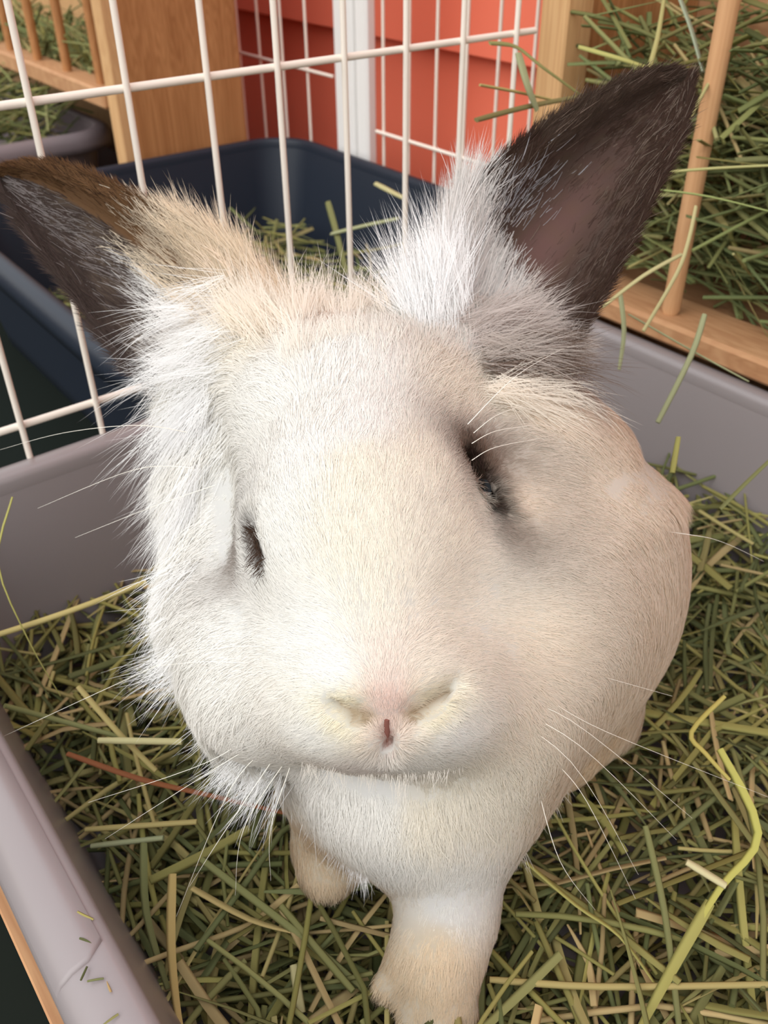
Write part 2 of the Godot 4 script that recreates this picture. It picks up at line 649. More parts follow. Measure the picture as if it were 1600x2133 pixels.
func setup_camera_and_light() -> void:
	var cam := Camera3D.new()
	cam.name = "camera"
	var lens := CameraAttributesPhysical.new()
	lens.frustum_focal_length = 21.114
	lens.frustum_focus_distance = 0.225
	lens.exposure_aperture = 17.0
	lens.frustum_near = 0.01
	lens.frustum_far = 30.0
	cam.attributes = lens
	cam.fov = 59.22
	cam.near = 0.01
	cam.far = 30.0
	add_child(cam)
	cam.transform = Transform3D(Basis(Vector3(0.7912, -0.0076, 0.6114), Vector3(0.3631, 0.8103, -0.4599), Vector3(-0.492, 0.5859, 0.6439)), Vector3(0, 0.27, 0))
	cam.current = true

	var env := Environment.new()
	env.background_mode = Environment.BG_SKY
	var sky := Sky.new()
	var air := ProceduralSkyMaterial.new()
	air.sky_top_color = Color(0.95, 0.975, 1.0)
	air.sky_horizon_color = Color(1.0, 0.97, 0.90)
	air.ground_horizon_color = Color(0.75, 0.62, 0.48)
	air.ground_bottom_color = Color(0.35, 0.29, 0.23)
	air.sky_energy_multiplier = 1.25
	air.ground_energy_multiplier = 0.75
	air.sun_angle_max = 0.0
	sky.sky_material = air
	env.sky = sky
	env.tonemap_mode = Environment.TONE_MAPPER_LINEAR
	env.tonemap_exposure = 0.85
	env.sdfgi_enabled = true
	env.ssao_enabled = true
	env.ssil_enabled = true
	var we := WorldEnvironment.new()
	we.name = "environment"
	we.environment = env
	add_child(we)

	# veiled daylight from the open side of the porch, up to the left
	var sun := DirectionalLight3D.new()
	sun.name = "daylight"
	sun.light_color = Color(1.0, 0.985, 0.96)
	sun.light_energy = 0.8
	sun.light_angular_distance = 70.0
	sun.shadow_enabled = true
	sun.sky_mode = DirectionalLight3D.SKY_MODE_LIGHT_ONLY
	add_child(sun)
	sun.look_at_from_position(Vector3.ZERO, -Vector3(-0.74, 0.74, 0.16), Vector3.UP)

	mats.grey = plain(Color(0.55, 0.515, 0.515), 0.32, 0.5)
	mats.navy = plain(Color(0.125, 0.15, 0.195), 0.45, 0.4)
	mats.grey_shaded = plain(Color(0.47, 0.42, 0.43), 0.4, 0.5)  # grey plastic again, with the far tray's shade put into the colour
	mats.wire = plain(Color(0.93, 0.89, 0.84), 0.35, 0.5)
	mats.oak = wood(3, Color(0.58, 0.38, 0.22), Color(0.76, 0.55, 0.36), 1)
	mats.pine = wood(8, Color(0.74, 0.56, 0.38), Color(0.85, 0.69, 0.50), 1)
	mats.rail = wood(11, Color(0.64, 0.45, 0.31), Color(0.77, 0.60, 0.44), 2)
	mats.dowel = wood(15, Color(0.72, 0.53, 0.37), Color(0.82, 0.64, 0.47), 1, 14.0)
	mats.red = plain(Color(0.92, 0.475, 0.37), 0.6, 0.35)
	mats.white = plain(Color(0.90, 0.89, 0.88), 0.5, 0.4)
	mats.ground = plain(Color(0.10, 0.12, 0.105), 0.9, 0.2)
	mats.hay = painted(0.75, 0.25, 0.25)
	mats.fur = painted(0.85, 0.0, 0.85)
	mats.fur.specular_mode = BaseMaterial3D.SPECULAR_DISABLED
	mats.skin = painted(0.8, 0.1, 0.2)

func build_setting() -> void:
	var f := lone("floor", board(Vector3(-1.2, FLOOR_Y - 0.05, -2.2), Vector3(1.6, FLOOR_Y, 1.2)), mats.ground, Vector3.ZERO, "", "")
	f.set_meta("kind", "structure")
	# red lap siding: each board leans out over the one below it
	var wall := Node3D.new()
	wall.name = "wall_back"
	wall.set_meta("kind", "structure")
	add_child(wall)
	part("sheathing", board(Vector3(0.585, FLOOR_Y, -2.1), Vector3(0.68, 1.5, 0.5)), mats.red, wall)
	for k in 9:
		var y0 := -0.04 + k * 0.1805
		var st := SurfaceTool.new()
		st.begin(Mesh.PRIMITIVE_TRIANGLES)
		st.set_smooth_group(-1)
		var mid := Vector3(0.58, y0 + 0.09, -0.8)
		var low := y0
		var high := y0 + 0.2
		var q := []
		for z in [-2.1, 0.5]:
			q.append([Vector3(0.556, low, z), Vector3(0.558, low - 0.0015, z), Vector3(0.572, low, z), Vector3(0.584, high, z), Vector3(0.574, high, z)])
		for j in 5:
			face(st, [q[0][j], q[0][(j + 1) % 5], q[1][(j + 1) % 5], q[1][j]], mid)
		face(st, q[0], mid)
		face(st, q[1], mid)
		st.generate_normals()
		part("clapboard", st.commit(), mats.red, wall)
	# white post where the two far wire panels meet
	var post := Node3D.new()
	post.name = "trim_1"
	post.set_meta("kind", "structure")
	add_child(post)
	part("post_board", board(Vector3(0.467, FLOOR_Y, -0.674), Vector3(0.474, 1.1, -0.648), 0.002), mats.white, post)
	part("post_board", board(Vector3(0.4695, FLOOR_Y, -0.6478), Vector3(0.480, 1.1, -0.632), 0.002), mats.white, post)

func build_trays() -> void:
	var home := tray("litter_tray", "large grey plastic litter tray full of hay with the white rabbit sitting in it", [0.0155, 0.366, -0.3415, 0.13], 0.066, 0.098, 0.018, 0.0145, mats.grey)
	rim_plate(home, 0.0155, 0.066, 0.0145, -0.30, -0.127, mats.grey)
	tray("litter_tray", "dark navy blue plastic litter tray standing behind the wire panel", [0.147, 0.452, -0.731, -0.385], 0.072, 0.104, 0.022, 0.010, mats.navy)
	tray("litter_tray", "small grey litter tray coloured in brownish shade with hay below the far left hay rack", [-0.08, 0.345, -1.35, -0.875], 0.068, 0.10, 0.02, 0.012, mats.grey_shaded)
	var edge := board(Vector3(-0.0017, -0.038, -0.25), Vector3(0.0017, 0.038, 0.25), 0.0005)
	lone("wooden_edging", edge, mats.rail, Vector3(0.0, 0.007, -0.09), "thin orange wooden board standing on edge along the outside of the grey tray's rim", "board")

func build_panels() -> void:
	var p := thing("wire_panel", "white coated wire grid panel right behind the grey tray", "wire panel", Vector3(0.2, FLOOR_Y, -0.3535))
	var y0 := 0.0
	for x in [0.0105, 0.0443, 0.0782, 0.111, 0.1482, 0.1823, 0.2150, 0.2490, 0.2832, 0.3176, 0.3525]:
		part("wire", rod(Vector3(x - 0.2, y0, 0.0024), Vector3(x - 0.2, 0.46, 0.0024), 0.00135), mats.wire, p)
	for y in [0.003, 0.079, 0.2008, 0.318, 0.436]:
		part("crossbar", rod(Vector3(-0.22, y - FLOOR_Y if y < 0.4 else 0.458, 0), Vector3(0.168, y - FLOOR_Y if y < 0.4 else 0.458, 0), 0.0016), mats.wire, p)
	p = thing("wire_panel", "white wire grid panel left of the white post, far side of the navy tray", "wire panel", Vector3(0.4765, FLOOR_Y, -0.74))
	for z in [-0.845, -0.8075, -0.7680, -0.7280]:
		part("wire", rod(Vector3(0, 0, z + 0.74), Vector3(0, 0.5, z + 0.74), 0.0013), mats.wire, p)
	for y in [0.003, 0.1225, 0.24, 0.36, 0.49]:
		part("crossbar", rod(Vector3(-0.0026, y - FLOOR_Y if y < 0.4 else 0.498, -0.125), Vector3(-0.0026, y - FLOOR_Y if y < 0.4 else 0.498, 0.055), 0.0014), mats.wire, p)
	p = thing("wire_panel", "white wire grid panel in front of the red siding, right of the white post", "wire panel", Vector3(0.4765, FLOOR_Y, -0.5))
	for z in [-0.6190, -0.5867, -0.5545, -0.5222, -0.49, -0.4567, -0.423]:
		part("wire", rod(Vector3(0, 0, z + 0.5), Vector3(0, 0.5, z + 0.5), 0.0013), mats.wire, p)
	for y in [-0.025, 0.0895, 0.21, 0.33, 0.45]:
		part("crossbar", rod(Vector3(-0.0026, y - FLOOR_Y, -0.126), Vector3(-0.0026, y - FLOOR_Y, 0.085), 0.0014), mats.wire, p)

func build_racks() -> void:
	# right: post, end panel, back boards, ledge and dowels
	var r := thing("hay_rack", "wooden hay rack with a round dowel standing over the right side of the grey tray", "hay rack", Vector3(0.44, 0.067, -0.2))
	var at := r.position
	part("corner_post", board(Vector3(0.388, -0.09, -0.3705) - at, Vector3(0.408, 0.46, -0.3515) - at), mats.pine, r)
	part("end_panel", board(Vector3(0.408, -0.09, -0.366) - at, Vector3(0.503, 0.46, -0.356) - at), mats.oak, r)
	for k in 5:
		part("back_board", board(Vector3(0.503, -0.09 + k * 0.0905, -0.37) - at, Vector3(0.513, -0.0905 + (k + 1) * 0.0905, 0.12) - at), mats.rail, r)
	part("ledge", board(Vector3(0.3735, 0.0668, -0.3512) - at, Vector3(0.408, 0.0785, 0.12) - at, 0.002), mats.rail, r)
	part("bottom_board", board(Vector3(0.408, 0.0668, -0.3512) - at, Vector3(0.503, 0.0745, 0.12) - at), mats.rail, r)
	for z in [-0.258, -0.184, -0.11, -0.036]:
		part("dowel", rod(Vector3(0.3855, 0.0785, z) - at, Vector3(0.3855, 0.42, z) - at, 0.0046, 18), mats.dowel, r)
	part("top_rail", board(Vector3(0.3735, 0.42, -0.3512) - at, Vector3(0.399, 0.44, 0.12) - at, 0.002), mats.rail, r)
	# left and far: the same kind of rack seen past its end panel
	r = thing("hay_rack", "wooden hay rack with a broad end board and several dowels beyond the navy tray", "hay rack", Vector3(0.36, FLOOR_Y, -0.95))
	at = r.position
	part("end_panel", board(Vector3(0.3195, FLOOR_Y, -0.772) - at, Vector3(0.4275, 0.6, -0.757) - at, 0.002), mats.oak, r)
	part("corner_post", board(Vector3(0.3085, FLOOR_Y, -0.775) - at, Vector3(0.3195, 0.6, -0.757) - at), mats.pine, r)
	part("ledge", board(Vector3(0.305, 0.104, -1.45) - at, Vector3(0.33, 0.1195, -0.7755) - at, 0.002), mats.rail, r)
	part("bottom_board", board(Vector3(0.33, 0.104, -1.45) - at, Vector3(0.415, 0.112, -0.7755) - at), mats.rail, r)
	for k in 5:
		part("back_board", board(Vector3(0.416, 0.0 + k * 0.1205, -1.45) - at, Vector3(0.4275, -0.0005 + (k + 1) * 0.1205, -0.7755) - at), mats.pine, r)
	for k in 9:
		var z := -0.800 - k * 0.0735
		part("dowel", rod(Vector3(0.316, 0.1195, z) - at, Vector3(0.316, 0.56, z) - at, 0.0042, 18), mats.oak, r)
	part("top_rail", board(Vector3(0.305, 0.56, -1.45) - at, Vector3(0.33, 0.585, -0.7755) - at, 0.002), mats.rail, r)

func stalk(label: String, raw: Array, mm: float, flat: float, color: Color, taper: float, group := "") -> void:
	var s := Soup.new()
	var at: Vector3 = raw[0]
	var pts := PackedVector3Array()
	for p in smooth_path(raw, 4):
		pts.append(p - at)
	blade(s, pts, mm * 0.001, flat, color, taper)
	lone("hay_stalk", soup_mesh(s), mats.hay, at, label, "hay stalk", group)

func build_hay() -> void:
	# bedding in the grey tray: short cut stems and leaves, heaped a little towards the walls
	var s := Soup.new()
	for k in 4200:
		var x := rng.randf_range(0.03, 0.356)
		var z := rng.randf_range(-0.333, 0.05)
		var wallness := maxf(absf(x - 0.19) / 0.165, (-z) / 0.335)
		var y := -0.026 * rng.randf() + 0.004 * pow(clampf(wallness, 0.0, 1.0), 6.0) + 0.012 * pow(clampf((x - 0.24) / 0.1, 0.0, 1.0), 2.0)
		var l := rng.randf_range(0.018, 0.075)
		var hd := rng.randf() * TAU
		var ex := absf(cos(hd)) * l * 0.5
		var ez := absf(sin(hd)) * l * 0.5
		x = clampf(x, 0.029 + ex * 0.75, 0.356 - ex * 0.75)
		z = maxf(z, -0.331 + ez * 0.75)
		random_blade(s, Vector3(x, y, z), hd, rng.randfn(0.0, 0.14), l, 0.0025, 0.12)
	lone("hay_bedding", soup_mesh(s), mats.hay, Vector3.ZERO, "deep bed of cut green and straw coloured hay filling the grey tray under the rabbit", "hay", "", "stuff")
	var laid := 0
	while laid < 130:
		var x := rng.randf_range(0.05, 0.335)
		var z := rng.randf_range(-0.30, -0.02)
		var l := rng.randf_range(0.03, 0.09)
		# only where the bedding lies open to view: not under the rabbit, not past the edge of the picture
		var sideways := (x * 0.795 + z * 0.607) / (0.158 + (x * 0.607 - z * 0.795) * 0.81)
		if absf(sideways) > 0.42 or Vector2((x - 0.155) / 0.07, (z + 0.155) / 0.07).length() < 1.0 or x * 0.607 - z * 0.795 < 0.115:
			continue
		laid += 1
		var one := Soup.new()
		var hd := rng.randf() * TAU
		x = clampf(x, 0.04 + absf(cos(hd)) * l * 0.5, 0.345 - absf(cos(hd)) * l * 0.5)
		z = maxf(z, -0.318 + absf(sin(hd)) * l * 0.5)
		random_blade(one, Vector3.ZERO, hd, rng.randfn(0.0, 0.06), l, 0.0029, 0.1)
		lone("hay_stalk", soup_mesh(one), mats.hay, Vector3(x, 0.0025 + 0.012 * pow(clampf((x - 0.24) / 0.1, 0.0, 1.0), 2.0) + rng.randf() * 0.003, z), "%s %s %s on the bedding %s" % ["long" if l > 0.06 else "short", last_tone, last_kind, ("right of the rabbit" if sideways > 0.06 else "left of the rabbit") if Vector2(x - 0.091, z + 0.098).length() > 0.07 else "by the front paws"], "hay stalk", "loose stalks on the grey tray's bedding")
	# navy tray
	s = Soup.new()
	for k in 900:
		var x := rng.randf_range(0.185, 0.415)
		var z := rng.randf_range(-0.69, -0.42)
		var y := rng.randf_range(-0.02, 0.008) + 0.02 * rng.randf() * clampf((x - 0.24) / 0.15, 0.0, 1.0)
		random_blade(s, Vector3(x, y, z), rng.randf() * TAU, rng.randfn(0.0, 0.2), rng.randf_range(0.03, 0.06), 0.0028, 0.6)
	lone("hay_bedding", soup_mesh(s), mats.hay, Vector3.ZERO, "green hay lying in the bottom of the navy tray", "hay", "", "stuff")
	# far left tray and rack
	s = Soup.new()
	for k in 1000:
		var x := rng.randf_range(0.08, 0.33)
		var z := rng.randf_range(-1.15, -0.905)
		random_blade(s, Vector3(x, rng.randf_range(0.05, 0.102), z), rng.randf() * TAU, rng.randfn(0.0, 0.35), rng.randf_range(0.03, 0.07), 0.0030, 0.7)
	lone("hay_bedding", soup_mesh(s), mats.hay, Vector3.ZERO, "pale green hay heaped in the shade coloured grey tray below the far left rack", "hay", "", "stuff")
	s = Soup.new()
	for k in 800:
		var x := rng.randf_range(0.325, 0.405)
		var z := rng.randf_range(-1.35, -0.80)
		random_blade(s, Vector3(x, 0.116 + 0.036 * rng.randf() * rng.randf(), z), PI / 2 + rng.randfn(0.0, 0.5), rng.randfn(0.0, 0.4), rng.randf_range(0.03, 0.06), 0.0032, 0.8)
	lone("rack_hay", soup_mesh(s), mats.hay, Vector3.ZERO, "pale green hay piled behind the dowels of the far left rack", "hay", "", "stuff")
	# right rack: a springy heap that pokes out past the dowel
	s = Soup.new()
	for k in 1900:
		var x := rng.randf_range(0.395, 0.492)
		var z := rng.randf_range(-0.335, 0.0)
		var top := 0.205 - 0.02 * sin(z * 40.0)
		var y := 0.084 + (top - 0.084) * pow(rng.randf(), 0.8)
		random_blade(s, Vector3(x, y, z), PI / 2 + rng.randfn(0.0, 0.65), rng.randfn(0.0, 0.35), rng.randf_range(0.03, 0.085), 0.0030, 0.75)
	lone("rack_hay", soup_mesh(s), mats.hay, Vector3.ZERO, "springy heap of green hay filling the right rack behind its dowel", "hay", "", "stuff")
	for k in 60:
		var one := Soup.new()
		var z := rng.randf_range(-0.32, -0.19)
		random_blade(one, Vector3.ZERO, PI / 2 + rng.randfn(0.0, 0.5), rng.randfn(0.0, 0.35), rng.randf_range(0.05, 0.10), 0.0034, 0.7)
		lone("hay_stalk", soup_mesh(one), mats.hay, Vector3(rng.randf_range(0.396, 0.412), rng.randf_range(0.095, 0.20), z), "loose %s %s on the right rack's heap, %s" % [last_tone, last_kind, "left of the dowel" if z < -0.258 else "right of the dowel"], "hay stalk", "loose stalks in the right rack")
	build_stalks()
	for k in 12:
		var one := Soup.new()
		random_blade(one, Vector3.ZERO, rng.randf() * TAU, 0.0, rng.randf_range(0.002, 0.005), 0.0008, 0.0)
		lone("straw_crumb", soup_mesh(one), mats.hay, Vector3(rng.randf_range(0.008, 0.0145), 0.0664, rng.randf_range(-0.16, -0.06)), "tiny straw crumb lying on the left rim of the grey tray", "straw crumb", "straw crumbs on the grey tray's rim")

func build_stalks() -> void:
	var straw := Color(0.46, 0.37, 0.15)
	var lime := Color(0.38, 0.35, 0.11)
	var pale := Color(0.52, 0.47, 0.24)
	var leaf := Color(0.21, 0.21, 0.085)
	var mint := Color(0.35, 0.36, 0.20)
	# left of the rabbit
	stalk("bent yellow green hay blade leaning up against the tray's back wall at the far left", [Vector3(0.0532, 0.0935, -0.2802), Vector3(0.0412, 0.0736, -0.2743), Vector3(0.0406, 0.0484, -0.2597), Vector3(0.0425, 0.0319, -0.2447)], 2.2, 0.3, lime, 0.5)
	stalk("long yellow hay stem lying from the left edge up towards the rabbit's cheek", [Vector3(0.0289, 0.0485, -0.2702), Vector3(0.0563, 0.0512, -0.2626), Vector3(0.0855, 0.0533, -0.2578)], 2.4, 0.8, straw, 0.1)
	stalk("green hollow hay stem with a cut end poking out over the left wall", [Vector3(0.0234, 0.0505, -0.2327), Vector3(0.0353, 0.0393, -0.229), Vector3(0.0517, 0.0303, -0.216)], 2.6, 0.8, leaf, 0.1)
	stalk("pale straw stem with a cut end just below the rabbit's left cheek fur", [Vector3(0.0447, 0.0333, -0.2164), Vector3(0.066, 0.0351, -0.1971)], 2.6, 0.85, pale, 0.05)
	stalk("reddish brown dried stem curving towards the rabbit's chest", [Vector3(0.0356, 0.025, -0.2251), Vector3(0.0513, 0.0204, -0.2042), Vector3(0.0671, 0.0167, -0.1873), Vector3(0.0858, 0.013, -0.1665)], 2.6, 0.6, Color(0.30, 0.11, 0.05), 0.4)
	stalk("pair-wide straw stem slanting down beside the tray's left wall", [Vector3(0.0471, 0.042, -0.2348), Vector3(0.0518, 0.0317, -0.2157), Vector3(0.0566, 0.0234, -0.2013)], 2.6, 0.7, straw, 0.2)
	stalk("straight pale straw stem lying level to the left of the rabbit's back paw", [Vector3(0.0297, 0.0162, -0.1999), Vector3(0.0588, 0.0197, -0.1777)], 2.4, 0.7, straw, 0.05)
	stalk("short pale green stem lying level under the straight straw stem", [Vector3(0.029, 0.0137, -0.1949), Vector3(0.0482, 0.0165, -0.1813)], 2.2, 0.8, mint, 0.05)
	stalk("long pointed tan leaf standing along the tray's lower left wall", [Vector3(0.0451, 0.0144, -0.1693), Vector3(0.0357, 0.0081, -0.1537), Vector3(0.0293, 0.0011, -0.1399), Vector3(0.0259, -0.0016, -0.1291)], 3.2, 0.25, Color(0.50, 0.36, 0.14), 0.6)
	stalk("grey green blade running down the middle of the hay left of the paw", [Vector3(0.043, 0.0159, -0.1848), Vector3(0.0343, 0.0048, -0.1689), Vector3(0.0295, -0.0015, -0.1466)], 2.8, 0.3, leaf, 0.4)
	stalk("torn straw coloured leaf lying left of the front paw", [Vector3(0.0486, 0.0089, -0.1648), Vector3(0.0585, 0.0046, -0.1471), Vector3(0.0685, 0.0038, -0.134)], 3.4, 0.3, Color(0.50, 0.38, 0.16), 0.5)
	stalk("short cut straw chip standing on end left of the front paw", [Vector3(0.0621, 0.002, -0.128), Vector3(0.057, -0.0014, -0.1164)], 2.8, 0.5, pale, 0.05)
	stalk("long green stem slanting under the front paw", [Vector3(0.0548, 0.0135, -0.1689), Vector3(0.0692, 0.0029, -0.1312), Vector3(0.0764, -0.0023, -0.1069)], 2.6, 0.6, leaf, 0.2)
	# right of the rabbit
	stalk("broad yellow green blade bent in two right of the front paw", [Vector3(0.1341, 0.0157, -0.1041), Vector3(0.1396, 0.0084, -0.087), Vector3(0.1446, 0.0044, -0.0734), Vector3(0.144, -0.0012, -0.0563)], 3.0, 0.3, lime, 0.4)
	stalk("long folded yellow blade at the right edge with a sharp kink", [Vector3(0.2047, 0.0326, -0.0873), Vector3(0.1964, 0.0207, -0.0642), Vector3(0.1773, 0.0113, -0.0624), Vector3(0.1554, 0.003, -0.0592)], 3.0, 0.3, Color(0.44, 0.41, 0.11), 0.5)
	stalk("thin green stalk running nearly straight down right of the broad blade", [Vector3(0.1714, 0.0193, -0.0882), Vector3(0.1599, 0.0073, -0.069), Vector3(0.1408, -0.0025, -0.0467)], 2.4, 0.7, leaf, 0.2)
	stalk("short pale cut stem lying on the hay at the right", [Vector3(0.1745, 0.0144, -0.0736), Vector3(0.179, 0.0119, -0.0617)], 3.2, 0.7, Color(0.62, 0.56, 0.32), 0.05)
	stalk("thin yellow stem curling like a hook near the right edge", [Vector3(0.2151, 0.0437, -0.0956), Vector3(0.1999, 0.0364, -0.0959), Vector3(0.1984, 0.0338, -0.0885), Vector3(0.1994, 0.0293, -0.079)], 1.8, 0.7, Color(0.46, 0.38, 0.11), 0.3)
	stalk("long brownish stem lying level at the bottom right of the paw", [Vector3(0.1062, 0.0001, -0.0894), Vector3(0.1305, 0.0001, -0.0678), Vector3(0.1687, 0.0023, -0.0375)], 2.2, 0.8, straw, 0.1)
	stalk("wide green leaf slanting to the bottom edge at the right", [Vector3(0.1727, 0.0087, -0.062), Vector3(0.1496, 0.003, -0.0573), Vector3(0.1305, -0.0024, -0.0531)], 4.0, 0.25, lime, 0.5)
	stalk("dark green blade leaning from the hay up against the right wall", [Vector3(0.2602, 0.0766, -0.1377), Vector3(0.2707, 0.0862, -0.1353), Vector3(0.2839, 0.0983, -0.1316)], 2.4, 0.5, leaf, 0.3)
	stalk("upright pale green stem beside the rabbit's back", [Vector3(0.2663, 0.0764, -0.1639), Vector3(0.2748, 0.0867, -0.1698)], 2.6, 0.6, lime, 0.2)
	stalk("green stem hanging from the rack's ledge down the right wall", [Vector3(0.3285, 0.1118, -0.2029), Vector3(0.3119, 0.1008, -0.1948), Vector3(0.2858, 0.0811, -0.1874)], 2.6, 0.5, mint, 0.2)
	stalk("short green blade hanging over the tray's back right rim", [Vector3(0.3151, 0.1137, -0.2382), Vector3(0.3064, 0.102, -0.2264), Vector3(0.2948, 0.0906, -0.2172)], 2.6, 0.4, mint, 0.4)
	stalk("flat pale blade lying along the edge of the rack's ledge", [Vector3(0.3147, 0.1059, -0.2314), Vector3(0.3196, 0.0985, -0.1976), Vector3(0.3244, 0.0931, -0.1736)], 3.6, 0.25, mint, 0.3)
	stalk("thin pale stem looping across the dowel", [Vector3(0.3423, 0.1492, -0.2264), Vector3(0.3286, 0.14, -0.2177), Vector3(0.3161, 0.1301, -0.212), Vector3(0.2948, 0.1117, -0.2084)], 2.0, 0.7, pale, 0.2)
	stalk("long thin stem reaching from the dowel to the rabbit's ear tip side", [Vector3(0.33, 0.1326, -0.2208), Vector3(0.3096, 0.1272, -0.2236), Vector3(0.2897, 0.1174, -0.2269)], 2.6, 0.6, pale, 0.3)
	# poking out of the right rack in front of its post
	stalk("dark olive stem poking left past the rack's post", [Vector3(0.2741, 0.1822, -0.293), Vector3(0.3128, 0.181, -0.3013), Vector3(0.3525, 0.1807, -0.3017)], 3.2, 0.6, Color(0.22, 0.19, 0.08), 0.2)
	stalk("drooping olive blade poking left over the red siding", [Vector3(0.2979, 0.2064, -0.3124), Vector3(0.3142, 0.2033, -0.3127), Vector3(0.3242, 0.1951, -0.3054), Vector3(0.3498, 0.1807, -0.3037)], 2.8, 0.4, Color(0.30, 0.30, 0.12), 0.3)
	stalk("yellow stem poking left, second from the bottom at the post", [Vector3(0.2881, 0.192, -0.3067), Vector3(0.3063, 0.1876, -0.3044), Vector3(0.3303, 0.1812, -0.3035)], 2.2, 0.6, straw, 0.2)
	stalk("broad pale green leaf hanging down in front of the post", [Vector3(0.3101, 0.2021, -0.307), Vector3(0.3097, 0.1899, -0.2993), Vector3(0.3155, 0.1796, -0.2979)], 4.2, 0.25, mint, 0.4)
	stalk("bright yellow green stem above the rabbit's ear tip", [Vector3(0.3401, 0.2023, -0.2997), Vector3(0.3543, 0.1976, -0.2877), Vector3(0.3716, 0.192, -0.2818)], 3.0, 0.5, Color(0.46, 0.45, 0.16), 0.3)
	stalk("wide pale blue green leaf hanging at the top of the right rack", [Vector3(0.403, 0.2199, -0.2988), Vector3(0.397, 0.2061, -0.2831), Vector3(0.3894, 0.1909, -0.2673)], 5.0, 0.2, Color(0.36, 0.42, 0.30), 0.4)
	stalk("bunched straw stem rising to the top edge above the ear tip", [Vector3(0.3695, 0.1911, -0.2826), Vector3(0.3831, 0.2027, -0.2905), Vector3(0.3977, 0.2182, -0.3012)], 2.6, 0.6, Color(0.42, 0.38, 0.16), 0.3)
	stalk("yellow stem lying level across the heap right of the dowel", [Vector3(0.3432, 0.1599, -0.2432), Vector3(0.3592, 0.1616, -0.2295), Vector3(0.3807, 0.1631, -0.2113)], 2.8, 0.5, Color(0.48, 0.46, 0.20), 0.2)
	stalk("broad green blade below the level yellow stem", [Vector3(0.3363, 0.1537, -0.2429), Vector3(0.3496, 0.1522, -0.2251), Vector3(0.3688, 0.1466, -0.1991)], 4.4, 0.22, Color(0.34, 0.40, 0.15), 0.4)
	# in the navy tray
	stalk("upright green blade standing in the navy tray's hay", [Vector3(0.3577, 0.077, -0.5295), Vector3(0.3492, 0.064, -0.5085), Vector3(0.3331, 0.0473, -0.4746)], 5.0, 0.3, leaf, 0.3)
	stalk("pale stem lying level in front of the navy tray's far wall", [Vector3(0.3458, 0.0621, -0.5095), Vector3(0.3543, 0.0731, -0.4819), Vector3(0.3613, 0.0832, -0.4547)], 4.0, 0.5, mint, 0.2)
	stalk("short yellow stem stuck to the navy tray's right wall", [Vector3(0.3701, 0.0958, -0.4905), Vector3(0.3686, 0.094, -0.4589)], 4.0, 0.5, pale, 0.2)

